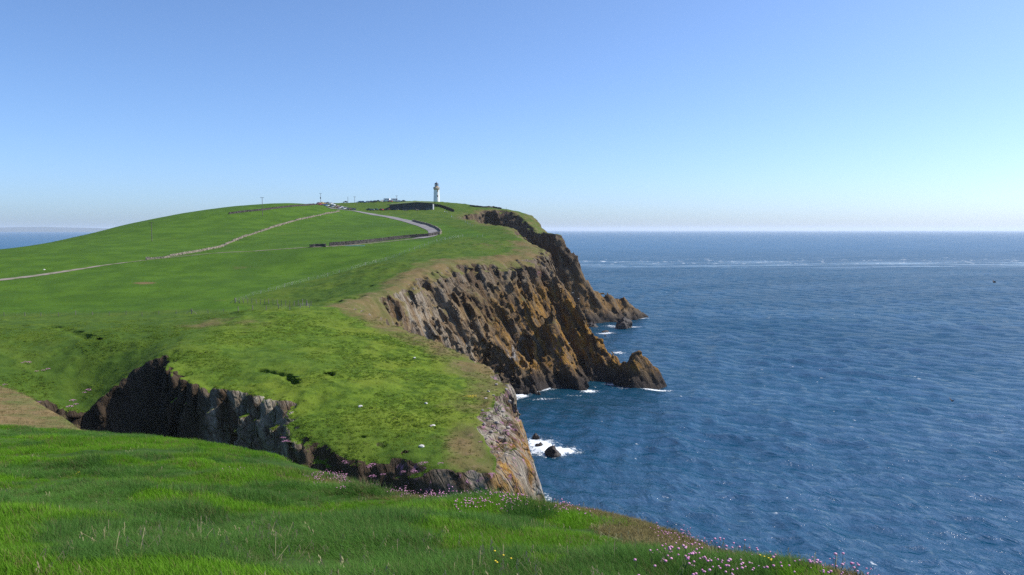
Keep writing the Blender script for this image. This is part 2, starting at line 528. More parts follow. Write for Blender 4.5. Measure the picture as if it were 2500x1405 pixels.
    b.t.links.new(rm, nm.inputs[0]); b.t.links.new(bg_, nm.inputs[4]); b.t.links.new(br, nm.inputs[5])
    b.set(Base_Color=col, Roughness=0.95, Specular_IOR_Level=0.07, Normal=nm.outputs[1])
    return b.m
M_LAND = make_land()

# ------------------------------------------------------------------ headland solid
def ell(c, r, rz=0.0):
    return (np.asarray(c, float), np.asarray(r, float), rz)
HOLES = []
def scar(pts, r, back=0.5, down=0.5):
    for px, py in pts:
        p = on_land(px, py)
        HOLES.append(ell(p + np.array([0, back, -down]), r))
p = on_land(803, 914); HOLES.append(ell(p + np.array([0, 0.4, -0.9]), (1.15, 1.5, 1.7)))
scar([(638,908),(655,909),(675,912),(695,918),(708,928),(716,938)], (0.95, 1.1, 0.95), 0.7, 0.35)
scar([(106,795),(118,796.5),(130,799),(142,801),(154,804),(166,807),(178,810),(190,814),(202,819),(214,824)], (1.5, 1.3, 0.85), 0.6, 0.25)
scar([(215,828),(240,834)], (1.1, 1.2, 0.5), 0.7, 0.15)
scar([(150,960),(172,955)], (1.1, 1.1, 0.8), 0.4, 0.4)
scar([(430,800),(445,806)], (0.5, 0.7, 0.35), 0.4, 0.1)
scar([(1010,1045),(930,1090),(990,1110),(880,1070)], (0.7, 0.5, 0.4), 0.4, 0.1)
scar([(822,738),(840,730),(862,728),(880,724),(898,735),(915,747),(925,756)], (1.2, 1.5, 0.8), 0.6, 0.2)
scar([(1050,621),(1060,622),(905,700)], (1.6, 1.2, 0.5), 0.5, 0.1)
HOLES.append(ell(at(1225, 890, 238), (9, 13, 9.5)))
HOLES.append(ell(at(1175, 845, 232), (5, 9, 5)))
HOLES.append(ell(at(1262, 925, 236), (5, 7, 7)))
HOLES.append(ell(at(1282, 850, 258), (3.0, 6, 9)))
HOLES.append(ell(at(1330, 880, 268), (3.5, 5, 8)))
HOLES.append(ell(at(1200, 552, 612), (7, 9, 14)))

BED_M = np.array(__import__('mathutils').Euler(BED_ROT).to_matrix())
def bedded(x, y, z):
    q0 = BED_M[0, 0] * x + BED_M[0, 1] * y + BED_M[0, 2] * z
    q1 = BED_M[1, 0] * x + BED_M[1, 1] * y + BED_M[1, 2] * z
    q2 = BED_M[2, 0] * x + BED_M[2, 1] * y + BED_M[2, 2] * z
    return q0, q1, q2

def brow_k(x, y):
    """how softly the turf rolls over into the cliff"""
    k = np.full(np.shape(x), 1.6, np.float32)
    k = np.where(y > 188, 5.0, k)
    k = np.where((y < 188) & (x > -27), 2.6, k)
    k = np.where(y > 420, 1.2, k)
    k = np.where((y < 140) & (x < -30), 1.1, k)
    return k

def field2d(x, y):
    lush = masks(x, y)
    L = land_h(x, y, lush)
    wob = 1.5 * fbm2(x / 9.0, y / 9.0, 3, 61)
    sT = sd_poly(TOP, x, y) + wob * np.where(y > 185, 1.6, 0.55); sF = sd_poly(FOOT, x, y) + wob
    return lush, L, sT.astype(np.float32), sF.astype(np.float32)

def tip_rock(x, y):
    xb = np.interp(y, [84, 91, 97, 105, 113, 121, 128, 140], [0.4, -0.9, -3.0, -4.8, -4.3, -2.2, 0.0, 3.0])
    return sstep(-0.4, 1.0, x - xb + 0.9 * noise2(x / 1.7, y / 1.7, 66)) * (y < 132)

def solid(X0, X1, Y0, Y1, Z0, Z1, h):
    xs = np.arange(X0, X1 + h, h, dtype=np.float32); ys = np.arange(Y0, Y1 + h, h, dtype=np.float32); zs = np.arange(Z0, Z1 + h, h, dtype=np.float32)
    x2, y2 = np.meshgrid(xs, ys, indexing='ij')
    lush, L, sT, sF = field2d(x2, y2)
    rh = np.full(x2.shape, -1e3, np.float32); rn = []
    for rd in RIDGES:
        hgt = ridge_h(rd, x2, y2)
        rn.append((hgt, math.sqrt(1 + rd[1] ** 2)))
    k = brow_k(x2, y2)[:, :, None]
    z = zs[None, None, :]
    Lz = np.maximum(L, 4)[:, :, None]
    q = np.clip(z / Lz, -0.15, 1.05)
    A = z - L[:, :, None]
    Bc = sF[:, :, None] * (1 - q) + sT[:, :, None] * q
    F = smax(A, Bc * 0.9, k).astype(np.float32)
    F0 = F.copy()
    for hgt, s in rn:
        if hgt.max() < Z0: continue
        fr = (z - hgt[:, :, None]) / s
        F = smin(F, fr.astype(np.float32), 0.8)
    # roughen near the surface only
    ii = np.nonzero(np.abs(F) < 5.6 + h)
    x = xs[ii[0]]; y = ys[ii[1]]; zz = zs[ii[2]]
    a = A[ii] if A.shape == F.shape else (zz - L[ii[0], ii[1]])
    top = sstep(-0.6, 1.8, a - Bc[ii])             # 1 on turf, 0 on rock
    soft = sstep(226, 204, y) * (y > 186) * sstep(19, 26, zz)      # grassy roll at the landward end of the big cliff
    rk = np.maximum((1 - top) * (1 - 0.85 * soft), 0.8 * tip_rock(x, y))
    q0, q1, q2 = bedded(x, y, zz)
    ridgy = sstep(-0.2, 1.2, F0[ii] - F[ii])            # 1 where a rib or pinnacle makes the surface
    m = rk > 0.01
    d = np.zeros(x.shape, np.float32)
    if m.any():
        a0, a1, a2, r_ = q0[m], q1[m], q2[m], rk[m]
        big = noise3(a0 / 15.0, a1 / 15.0, a2 / 30.0, 3)
        wv = a0 + 4.6 * noise3(a0 / 11.0, a1 / 9.0, a2 / 17.0, 4) + 1.2 * noise3(a0 / 4.0, a1 / 4.0, a2 / 6.0, 6)
        patch = 0.35 + 0.75 * sstep(-0.45, 0.35, noise3(a0 / 14.0, a1 / 12.0, a2 / 13.0, 14))
        def rib(lam, seed):
            u = wv / lam; k_ = np.floor(u); t = u - k_
            hh = _hash(k_.astype(np.int64), np.floor(a2 / (lam * 1.9) + 5 * _hash(k_.astype(np.int64), np.zeros(len(k_), np.int64), np.zeros(len(k_), np.int64), seed)).astype(np.int64), np.zeros(len(k_), np.int64), seed + 1)
            return np.minimum(1 - t, t * 4.5) * (0.35 + 0.9 * hh) - 0.3
        v1, _ = cells3(a0 / 2.9, a1 / 2.9, a2 / 5.6, 10)
        v2, _ = cells3(a0 / 1.2, a1 / 1.2, a2 / 3.6, 20)
        n4 = noise3(a0 / 1.3, a1 / 1.3, a2 / 5.0, 7)
        near = y[m] < 186
        amp = np.where(near, np.where(x[m] > -8, 0.42, 0.33), 1.0)
        amp = np.where((~near) & (y[m] < 264) & (x[m] > 37), 0.45, amp)
        al = x[m] * 0.87 - y[m] * 0.48 + 0.08 * (zz[m] - 20) + 0.8 * noise3(x[m] / 3, y[m] / 3, zz[m] / 7, 31)
        kz = np.floor(al / 2.7).astype(np.int64); zr = np.zeros(len(al), np.int64)
        saw = al / 2.7 - np.floor(al / 2.7)
        slab = near * sstep(-58, -50, x[m]) * sstep(-24, -28, x[m]) * (3.6 * np.minimum(1 - saw, saw * 4.0) * (0.35 + 0.9 * _hash(kz, zr, zr, 5)) - 1.0)
        ra = 1 - 0.62 * ridgy[m]
        d[m] = r_ * slab + r_ * amp * (ra * 2.4 * big + ra * patch * (3.3 * rib(9.5, 41) + 1.8 * rib(3.3, 51)) + 2.3 * (v1 - 0.5) + 1.1 * (v2 - 0.5) + 0.3 * n4)
    d = np.where(a > -2.2, np.minimum(d, 0.7), d)          # nothing sticks up above the turf line
    F[ii] -= d
    for c, r, rz in HOLES:
        if c[0] + r[0] < X0 or c[0] - r[0] > X1 or c[1] + r[1] < Y0 or c[1] - r[1] > Y1: continue
        i0, i1 = np.searchsorted(xs, [c[0] - r[0] * 1.7, c[0] + r[0] * 1.7]); j0, j1 = np.searchsorted(ys, [c[1] - r[1] * 1.7, c[1] + r[1] * 1.7]); k0, k1 = np.searchsorted(zs, [c[2] - r[2] * 1.7, c[2] + r[2] * 1.7])
        if i1 <= i0 or j1 <= j0 or k1 <= k0: continue
        gx, gy, gz = np.meshgrid(xs[i0:i1], ys[j0:j1], zs[k0:k1], indexing='ij')
        wx = gx + 0.5 * r[0] * 0.5 * noise3(gx / 1.1, gy / 1.1, gz / 1.1, 91); wz = gz + 0.3 * r[2] * noise3(gx / 0.9, gy / 0.9, gz / 0.9, 92)
        e = (np.sqrt(((wx - c[0]) / r[0]) ** 2 + ((gy - c[1]) / r[1]) ** 2 + ((wz - c[2]) / r[2]) ** 2) - 1) * min(r)
        F[i0:i1, j0:j1, k0:k1] = smax(F[i0:i1, j0:j1, k0:k1], -e, 0.25)
    # surface nets
    Sg = F < 0
    c8 = np.zeros(tuple(np.array(F.shape) - 1), np.int8)
    for a_ in (0, 1):
        for b_ in (0, 1):
            for c_ in (0, 1):
                c8 += Sg[a_:F.shape[0] - 1 + a_, b_:F.shape[1] - 1 + b_, c_:F.shape[2] - 1 + c_]
    act = (c8 > 0) & (c8 < 8)
    ijk = np.argwhere(act)
    idx = np.full(act.shape, -1, np.int32); idx[act] = np.arange(len(ijk), dtype=np.int32)
    posn = np.zeros((len(ijk), 3), np.float32); cnt = np.zeros(len(ijk), np.float32)
    corners = [(a_, b_, c_) for a_ in (0, 1) for b_ in (0, 1) for c_ in (0, 1)]
    fv = {c: F[ijk[:, 0] + c[0], ijk[:, 1] + c[1], ijk[:, 2] + c[2]] for c in corners}
    for c in corners:
        for ax in range(3):
            if c[ax] == 0:
                d_ = list(c); d_[ax] = 1; d_ = tuple(d_)
                fa, fb = fv[c], fv[d_]
                cr = (fa < 0) != (fb < 0)
                t = np.where(cr, fa / np.where(cr, fa - fb, 1), 0)
                for k_ in range(3):
                    posn[:, k_] += np.where(cr, c[k_] + (t if k_ == ax else 0), 0)
                cnt += cr
    V = np.array([X0, Y0, Z0], np.float32) + h * (ijk + posn / cnt[:, None])
    faces = []
    for ax in range(3):
        sl0 = [slice(None)] * 3; sl1 = [slice(None)] * 3
        sl0[ax] = slice(0, -1); sl1[ax] = slice(1, None)
        s0, s1 = Sg[tuple(sl0)], Sg[tuple(sl1)]
        E = np.argwhere(s0 != s1)
        u, w = [(1, 2), (2, 0), (0, 1)][ax]
        ok = (E[:, u] > 0) & (E[:, w] > 0) & (E[:, u] < F.shape[u] - 1) & (E[:, w] < F.shape[w] - 1)
        E = E[ok]
        flip = s0[tuple(E.T)]
        def cell(du, dw):
            e = E.copy(); e[:, u] += du; e[:, w] += dw
            return idx[tuple(e.T)]
        Q = np.stack([cell(-1, -1), cell(0, -1), cell(0, 0), cell(-1, 0)], -1)
        Q = np.where(flip[:, None], Q, Q[:, ::-1])
        faces.append(Q)
    return V, np.concatenate(faces)

def land_attrs(V, N):
    x, y, z = V[:, 0], V[:, 1], V[:, 2]
    lush, L, sT, sF = field2d(x, y)
    nz = N[:, 2]
    below = L - z
    steep = sstep(0.84, 0.60, nz)
    rock = np.clip(steep * sstep(-6.5, -1.5, sT) + sstep(1.8, 4.5, below), 0, 1)
    far = y > 188
    rock = rock * (1 - 0.8 * sstep(224, 204, y) * (y > 186) * sstep(20, 27, z))
    tr = tip_rock(x, y); rock = np.maximum(rock, tr)
    dry = np.where(far, sstep(np.where((y > 235) & (y < 345), -22, -14), -2, sT) * np.where(y > 345, 0.6, 0.9), 0)
    # thin turf along the seaward edge of the near headland
    near_r = (~far) & (x > -46)
    er = sstep(-13, -3, sT) * sstep(-20, -9, x - (y - 110) * -0.38)
    dry = np.where(near_r, er * 0.72, dry)
    for px, py, rx, ry, w in ((540,792,13,12,0.55),(620,800,10,14,0.3),(1150,1090,5,9,0.85),(1120,990,4,10,0.55),(1200,1010,4,12,0.6),(1040,930,4,7,0.3),(352,692,3.4,2.2,1.3),(545,735,7,1.6,0.55),(640,672,26,9,0.22),(590,652,12,4,0.45),(700,668,8,2,0.35),(860,640,24,3,0.3),(1190,600,22,26,0.45),(1080,640,20,10,0.4),(1200,522,60,16,0.5),(800,503,30,30,0.2)):
        c = on_land(px, py)
        dry = np.maximum(dry, w * np.exp(-(((x - c[0]) / rx) ** 2 + ((y - c[1]) / ry) ** 2)))
    dry = dry * (1 - tr)
    cA = (y > 186) & (y < 345)
    # pale weathered rock: seaward end of the near headland and the left part of the big cliff
    pale = np.where(y < 186, 0.95 * sstep(-14, -4, x) + 1.0 * sstep(-47, -42, x) * sstep(-25, -29, x), 0)
    pale = np.maximum(pale, np.where(cA, 0.9 * sstep(256, 228, y) * sstep(2, 12, z), 0.12))
    pale = np.maximum(pale, np.where(cA, 0.35 * sstep(24, 34, z), 0))
    orange = np.where(cA, 0.95 * sstep(3, 7, z) * sstep(38, 22, z) * (0.35 + 0.65 * sstep(-14, 6, x)), 0)
    orange = np.maximum(orange, np.where((y < 140) & (x > -6), 0.95 * sstep(-3.4, -1.0, x) * sstep(23.2, 21.5, z) * sstep(3.4, 2.2, x), 0))
    orange = np.maximum(orange, np.where(y > 345, 0.55 * sstep(3, 8, z) * sstep(30, 18, z), 0))
    guano = np.where((y < 140) & (x > 1.0), 0.85 * sstep(2.0, 3.6, x), 0)
    g2 = at(1265, 885, 232)
    guano = np.maximum(guano, 0.6 * np.exp(-(((x - g2[0]) / 5) ** 2 + ((z - g2[2]) / 5) ** 2)) * cA)
    pink = np.where((y < 140) & (x > -14), 0.8 * sstep(17, 20, z), 0)
    s2 = at(1365, 855, 256); pink = np.maximum(pink, 0.8 * np.exp(-(((x - s2[0]) / 3.0) ** 2 + ((z - s2[2]) / 5) ** 2)) * cA)
    s3 = at(1312, 660, 300); pink = np.maximum(pink, 0.9 * np.exp(-(((x - s3[0]) / 3.0) ** 2 + ((z - s3[2]) / 3) ** 2)) * cA)
    # green ledges high on the big cliff
    shade_dark = (y < 186) * np.maximum(sstep(-42, -49, x), 0.75 * sstep(-4, -9, x) * sstep(-29, -26, x))  # mask: painted shade on the inlet's back wall, darker rock along the front rim
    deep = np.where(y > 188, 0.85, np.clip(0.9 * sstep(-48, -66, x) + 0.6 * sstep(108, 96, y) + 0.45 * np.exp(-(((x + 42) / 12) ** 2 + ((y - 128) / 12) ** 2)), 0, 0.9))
    ledge = cA * sstep(0.55, 0.8, nz + 0.45 * noise3(x / 5, y / 5, z / 5, 77)) * sstep(11, 20, z)
    rock = np.clip(rock - 0.45 * ledge, 0, 1)
    lush = lush * (1 - np.clip(dry, 0, 1) * 0.3)
    return dict(rock=rock, dry=dry, lush=lush, pale=pale, orange=orange, guano=guano, pink=pink, shade_dark=shade_dark, deep=deep)

def land_obj(name, V, Fq):
    me = np_mesh(name, V, Fq, [M_LAND])
    n = np.empty(len(V) * 3, np.float32); me.vertices.foreach_get('normal', n)
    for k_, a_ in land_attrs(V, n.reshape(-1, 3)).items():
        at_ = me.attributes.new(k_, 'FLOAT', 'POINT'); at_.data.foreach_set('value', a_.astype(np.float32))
    o = obj(name, me); tag(o, kind='structure')
    return o, n.reshape(-1, 3)

T0 = time.time()
VOX = [('near_headland', (-130, 14, 82, 193, 3, 40, 0.36)), ('sea_cliff', (-62, 66, 192, 336, -3, 54, 0.5)), ('far_cliff', (-72, 98, 335, 694, -3, 79, 1.1))]
NEAR = None
for nm_, dom in VOX:
    V_, F_ = solid(*dom)
    o_, n_ = land_obj(nm_, V_, F_)
    if nm_ == 'near_headland': NEAR = (V_, n_)
    print(nm_, len(V_), round(time.time() - T0, 1))

# the fields behind: an ordinary height sheet
gx = np.concatenate([np.arange(-690, -300, 5.0), np.arange(-300, -58, 1.6), np.arange(-58, 62, 3.0)])
gy = np.concatenate([np.arange(83, 336, 1.3), np.arange(336, 700, 2.4), np.arange(700, 1060, 4.5)])
X2, Y2 = np.meshgrid(gx, gy)
lu = masks(X2, Y2)
Z2 = land_h(X2, Y2, lu)
sT2 = sd_poly(TOP, X2, Y2)
Z2 = np.where(sT2 > 0, Z2 - 2.0 * sT2, Z2)
Z2 = np.maximum(Z2, -6)
inside = np.zeros(X2.shape, bool)
for nm_, d_ in VOX:
    inside |= (X2 > d_[0] + 0.8) & (X2 < d_[1]) & (Y2 > d_[2]) & (Y2 < d_[3] - 0.8)
Z2 = Z2 - 0.10 * inside
im = inside[:-1, :-1] & inside[1:, :-1] & inside[:-1, 1:] & inside[1:, 1:]
Vg = np.stack([X2, Y2, Z2], -1).reshape(-1, 3)
fields, _ = land_obj('fields', Vg, grid_faces(len(gy), len(gx), ~im))
print('fields', len(Vg), round(time.time() - T0, 1))

# ------------------------------------------------------------------ sea
SHORE_FOAM = [ # (px, py on the water, rx, ry, strength)
 (1350,1100,6.2,5.2,1.25),(1318,1085,4.5,6.5,1.0),(1390,1104,3,2,0.6),(1325,1225,3,5,0.7),
 (1438,955,3.5,3,0.85),(1330,974,7,1.6,0.55),(1400,965,5,1.4,0.5),(1275,965,2.5,3,1.0),(1270,935,3,4,0.8),(1600,952,6,2,0.95),(1540,948,7,2,0.65),(1495,938,4,2.5,0.7),
 (1525,799,9,3.5,1.05),(1490,796,5,3,0.7),(1565,778,6,2,0.9),(1480,814,6,2.5,0.9),(1508,862,4,5,0.75),(1550,889,4,3,0.6)]
def sea_at(px, py):
    r = ray(px, py); t = -EYE / r[2]
    return np.array([r[0] * t, r[1] * t, 0.0])
az = np.concatenate([np.arange(-180, -44, 4.0), np.arange(-44, -4, 0.6), np.arange(-4, 36, 0.075), np.arange(36, 60, 0.5), np.arange(60, 181, 4.0)])
rad = np.concatenate([np.linspace(5, 95, 10), np.geomspace(98, 480, 430), np.geomspace(484, 2500, 190)[1:], np.geomspace(2600, 60000, 40)])
AZ, RD = np.meshgrid(np.radians(az), rad)
SX = RD * np.sin(AZ); SY = RD * np.cos(AZ)
SZ = np.zeros_like(SX); DX = np.zeros_like(SX); DY = np.zeros_like(SX)
wr = np.random.default_rng(5)
for i in range(60):
    lam = 2.6 * (26 / 2.6) ** wr.random()
    th = R(205) + wr.normal(0, R(34))            # heading of the wave train
    ampl = 0.0175 * lam ** 0.5 * (0.6 + 0.8 * wr.random())
    kx, ky = math.cos(th) * 2 * math.pi / lam, math.sin(th) * 2 * math.pi / lam
    ph = kx * SX + ky * SY + wr.random() * 6.283
    fade = sstep(lam / 0.0035 * 0.30, lam / 0.0035 * 0.12, RD)
    SZ += ampl * fade * np.cos(ph)
    DX -= 0.75 * ampl * fade * math.cos(th) * np.sin(ph); DY -= 0.75 * ampl * fade * math.sin(th) * np.sin(ph)
gust = 0.75 + 0.45 * fbm2(SX / 60, SY / 60, 2, 3)
SZ *= gust
SX = SX + DX; SY = SY + DY
foam = np.zeros_like(SX)
for px, py, rx, ry, s_ in SHORE_FOAM:
    c = sea_at(px, py)
    foam = np.maximum(foam, s_ * np.exp(-((SX - c[0]) / rx) ** 2 - ((SY - c[1]) / ry) ** 2))
nearf = (RD > 95) & (RD < 520)
sf = np.full(SX.shape, 99.0, np.float32)
sf[nearf] = sd_poly(FOOT, SX[nearf], SY[nearf])
foam = np.maximum(foam, 0.68 * sstep(4.0, 0.5, sf) * (sf < 6))
shoal = np.exp(-np.clip(sf, 0, 90) / 28.0)
bay = np.zeros_like(SX)
c = sea_at(1450, 985); bay = np.exp(-((SX - c[0]) / 22) ** 2 - ((SY - c[1]) / 26) ** 2)
shoal = np.maximum(shoal, 0.9 * bay)

def make_sea():
    b = MB('sea_water')
    P = b.pos()
    foam, shoal = b.attr('foam'), b.attr('shoal')
    sx = b.n('SeparateXYZ', Vector=P)
    # ripples: three bands of short waves across the wind
    W = b.rot(P, (0, 0, R(-24)), (1.0, 0.42, 1.0))
    r1 = b.noise(W, 0.24, 3, 0.6, 0.3); r2 = b.noise(W, 0.55, 4, 0.62, 0.4); r3 = b.noise(b.rot(P, (0, 0, R(20)), (1.0, 0.6, 1.0)), 1.9, 4, 0.65, 0.3)
    big = b.noise(b.scaled(P, (0.25, 1, 1)), 0.006, 4, 0.6)
    # smoother slick of the tide race about a kilometre out
    yy = b.mth('ADD', sx.outputs[1], b.mth('MULTIPLY', b.mth('SUBTRACT', b.noise(P, 0.004, 4), 0.5), 240.0))
    slick = b.mth('MULTIPLY', b.ss(yy, 1020.0, 1110.0), b.ss(yy, 1340.0, 1220.0))
    slick = b.mth('MULTIPLY', slick, b.ss(b.noise(b.scaled(P, (0.3, 1.5, 1)), 0.02, 4), 0.42, 0.6))
    calm = b.mth('SUBTRACT', 1.0, b.mth('MULTIPLY', slick, 0.75))
    h = b.mth('ADD', b.mth('MULTIPLY', r1, 1.35), b.mth('ADD', b.mth('MULTIPLY', r2, 0.52), b.mth('MULTIPLY', r3, 0.17)))
    nrm = b.bump(h, calm, 1.0)
    lane = b.mth('MULTIPLY_ADD', b.noise(b.rot(P, (0, 0, R(-20)), (0.28, 1.0, 1.0)), 0.022, 5, 0.62, 0.6), 1.1, 0.42)
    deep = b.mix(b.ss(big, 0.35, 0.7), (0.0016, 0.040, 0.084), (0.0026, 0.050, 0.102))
    deep = b.mix(b.ss(sx.outputs[1], 350.0, 2600.0), deep, (0.0070, 0.086, 0.190))      # base colour grows paler and bluer offshore
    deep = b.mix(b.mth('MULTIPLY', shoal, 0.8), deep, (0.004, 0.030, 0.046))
    # white water: lace round the rocks, a few whitecaps further out
    lace = b.noise(P, 0.8, 6, 0.75, 1.6)
    fm = b.ss(b.mth('ADD', foam, b.mth('MULTIPLY', b.mth('SUBTRACT', lace, 0.5), 2.6)), 0.5, 0.8)
    caps = b.noise(b.rot(P, (0, 0, R(-24)), (0.8, 0.4, 1)), 0.30, 4, 0.65)
    cw = b.mth('MULTIPLY', b.ss(b.mth('ADD', caps, b.mth('MULTIPLY', b.mth('SUBTRACT', big, 0.5), 0.25)), 0.70, 0.735), b.ss(r2, 0.4, 0.6))
    race = b.mth('MULTIPLY', b.ss(yy, 1050.0, 1250.0), b.ss(yy, 1500.0, 1300.0))
    cw2 = b.mth('MULTIPLY', race, b.ss(b.noise(b.scaled(P, (0.6, 0.35, 1)), 0.12, 3, 0.6), 0.62, 0.67))
    fm = b.mth('MAXIMUM', fm, b.mth('MULTIPLY', b.mth('MAXIMUM', cw, cw2), 0.85))
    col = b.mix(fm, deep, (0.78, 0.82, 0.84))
    # a wind-roughened sea mirrors less at grazing angles than a flat one: its reflectance is capped
    df = b.n('BsdfDiffuse', Color=col); gl = b.n('BsdfGlossy', Roughness=0.06); fr = b.n('Fresnel', IOR=1.333)
    for nd in (gl, fr): b.t.links.new(nrm, nd.inputs['Normal'])
    gl.inputs['Color'].default_value = (1, 1, 1, 1)
    fac = b.mth('MULTIPLY', b.mth('MINIMUM', fr.outputs[0], b.mth('MULTIPLY_ADD', slick, 0.42, 0.44)), b.mth('MULTIPLY', b.mth('MULTIPLY', lane, 0.58), b.mth('SUBTRACT', 1.0, fm)))
    mx = b.n('MixShader'); b.t.links.new(fac, mx.inputs[0]); b.t.links.new(df.outputs[0], mx.inputs[1]); b.t.links.new(gl.outputs[0], mx.inputs[2])
    b.t.links.new(mx.outputs[0], b.out.inputs['Surface'])
    return b.m
M_SEA = make_sea()
sea_V = np.stack([SX, SY, SZ], -1).reshape(-1, 3)
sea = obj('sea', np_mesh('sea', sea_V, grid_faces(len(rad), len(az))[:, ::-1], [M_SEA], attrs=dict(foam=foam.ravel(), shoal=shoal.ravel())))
tag(sea, kind='structure')
print('sea', len(sea_V), round(time.time() - T0, 1))

# hills across the water, left
hx = np.linspace(-26000, -8500, 120); hy = np.linspace(21000, 24500, 24)
HX, HY = np.meshgrid(hx, hy)
prof = 0.55 + 0.35 * np.sin(HX / 2900.0) + 0.25 * noise2(HX / 1500, HY / 4000, 3)
HZ = 165 * np.clip(prof, 0.0, 1.3) * np.sin(np.pi * (HY - 21000) / 3500) * sstep(-9000, -12500, HX) - 2
M_HILL = plain('distant_land', (0.055, 0.075, 0.06), 0.95, var=0.2, scale=0.001)
hills = obj('hills', np_mesh('hills', np.stack([HX, HY, HZ], -1).reshape(-1, 3), grid_faces(24, 120), [M_HILL]))
tag(hills, kind='structure')

# ------------------------------------------------------------------ foreground hill
FG = [(1250,1405,3.65),(0,1405,3.8),(2080,1405,4.3),(1900,1380,5.6),(1640,1302,8.3),(1500,1262,10.2),(1330,1248,12.3),(1150,1240,13.0),(1000,1214,13.8),(860,1185,15.6),(760,1152,17.5),(600,1105,20.5),(450,1077,22.5),(200,1052,25.0),(0,1046,26.0),
 (1250,1300,6.7),(400,1200,10.2),(0,1200,10.8),(800,1250,9.6),(1100,1290,8.0),(1500,1320,6.8),(1750,1370,5.2),(300,1110,16.5),(0,1100,18.0),(650,1170,13.0),(1650,1390,4.5)]
fgS = np.array([at(*p) for p in FG])
fgX = np.array([(0,0,48.3),(-3,0,48.5),(2.5,0,48.2),(-8,3,48.4),(-14,8,47.9),(-22,20,45.9),(-24,27,44.0),(3.4,8,45.9),(3.6,4,47.0),(1.4,14,44.2),(-6,-3,48.8),(3,-3,48.2),(-2,20,43.4),(-9,27,42.4),(-18,33,41.5),(-16,2,48.9)])
FFIT = rbf_fit(np.vstack([fgS, fgX]), 0.00002)
fx = np.arange(-26, 5.2, 0.14); fy = np.arange(-4, 34, 0.14)
FGX, FGY = np.meshgrid(fx, fy)
_FGZ = rbf_eval(FFIT, FGX, FGY)
EDGE = np.array([at(px, py, d)[:2] for px, py, d in [(2200,1440,3.4),(2080,1405,4.3),(1900,1380,5.6),(1640,1302,8.3),(1500,1262,10.2),(1330,1248,12.3),(1150,1240,13.0),(1000,1214,13.8),(860,1185,15.6),(760,1152,17.5),(600,1105,20.5),(450,1077,22.5),(200,1052,25.0),(0,1046,26.0),(-200,1046,26.5)]] + [(-30,24),(-30,-8),(2.4,-8)])
def fg_bumps(x, y):
    m = sstep(2.0, 4.5, np.hypot(x, y))
    tus = np.clip(fbm2(x / 1.1, y / 1.1, 2, 71), 0, 1)
    return m * (0.13 * fbm2(x / 2.4, y / 2.4, 3, 70) + 0.16 * tus - 0.05)
_fgs = sd_poly(EDGE, FGX, FGY)
_FGZ = _FGZ + fg_bumps(FGX, FGY) * sstep(0.2, -3.5, _fgs)
_over = np.maximum(_fgs - 0.25, 0)
_FGZ = _FGZ - 0.55 * _over ** 2 / (1 + 0.35 * _over)
def fg_h(x, y):
    u = np.clip((np.asarray(x) - fx[0]) / 0.14, 0, len(fx) - 2.001); v = np.clip((np.asarray(y) - fy[0]) / 0.14, 0, len(fy) - 2.001)
    i = u.astype(int); j = v.astype(int); a = u - i; c_ = v - j
    return (_FGZ[j, i] * (1 - a) + _FGZ[j, i + 1] * a) * (1 - c_) + (_FGZ[j + 1, i] * (1 - a) + _FGZ[j + 1, i + 1] * a) * c_
def fg_dry(x, y):
    """thin short turf along the seaward lip"""
    s = sd_poly(EDGE, x, y)
    w = sstep(-9, -1.0, x) * sstep(19, 15.5, y)
    n = fbm2(x / 1.3, y / 1.3, 3, 55)
    return np.clip(sstep(-0.75 - 0.36 * np.clip(y - 5.5, 0, 9), -0.15 - 0.08 * np.clip(y - 5.5, 0, 9), s + (0.25 + 0.07 * y) * n) * w, 0, 1), s
fgd, _ = fg_dry(FGX, FGY)
def make_fg():
    b = MB('foreground_turf')
    P = b.pos(); dry = b.attr('dry')
    n1 = b.noise(P, 0.6, 4); n2 = b.noise(P, 5.0, 4, 0.7)
    g = b.mix(b.ss(n1, 0.35, 0.65), (0.030, 0.065, 0.010), (0.055, 0.105, 0.016))
    d = b.mix(b.ss(n2, 0.4, 0.62), (0.17, 0.125, 0.06), (0.12, 0.115, 0.04))
    col = b.vary(b.mix(b.ss(dry, 0.25, 0.7), g, d), n2, 0.3)
    b.set(Base_Color=col, Roughness=0.95, Specular_IOR_Level=0.1, Normal=b.bump(n2, 0.7, 0.06))
    return b.m
M_FG = make_fg()
fgo = obj('foreground_hill', np_mesh('foreground_hill', np.stack([FGX, FGY, _FGZ], -1).reshape(-1, 3), grid_faces(len(fy), len(fx)), [M_FG], attrs=dict(dry=fgd.ravel())))
tag(fgo, kind='structure')

# tan bank across the gully, far left
BK = np.vstack([[at(px, py, d) for px, py, d in ((0,944,76),(60,966,67),(130,1008,57),(197,1052,49),(0,1000,58),(60,1030,52),(0,1046,47))], [(-80,76,36.5),(-70,50,40),(-45,36,41),(-30,34,40.5),(-22,38,38.2),(-100,60,40)]])
BFIT = rbf_fit(BK, 0.0005)
bx = np.arange(-100, -14, 0.5); by = np.arange(30, 90, 0.5)
BX, BY = np.meshgrid(bx, by)
BEDGE = np.array([at(px, py, d)[:2] for px, py, d in ((-60,920,84),(0,944,76),(60,966,67),(130,1008,57),(197,1052,49),(250,1090,42),(290,1130,36))] + [(-22,26),(-120,26),(-120,84)])
bs = sd_poly(BEDGE, BX, BY)
BZ = rbf_eval(BFIT, BX, BY) + 0.12 * fbm2(BX / 2.2, BY / 2.2, 3, 8)
BZ = BZ - 1.1 * np.maximum(bs - 0.2, 0) ** 1.15
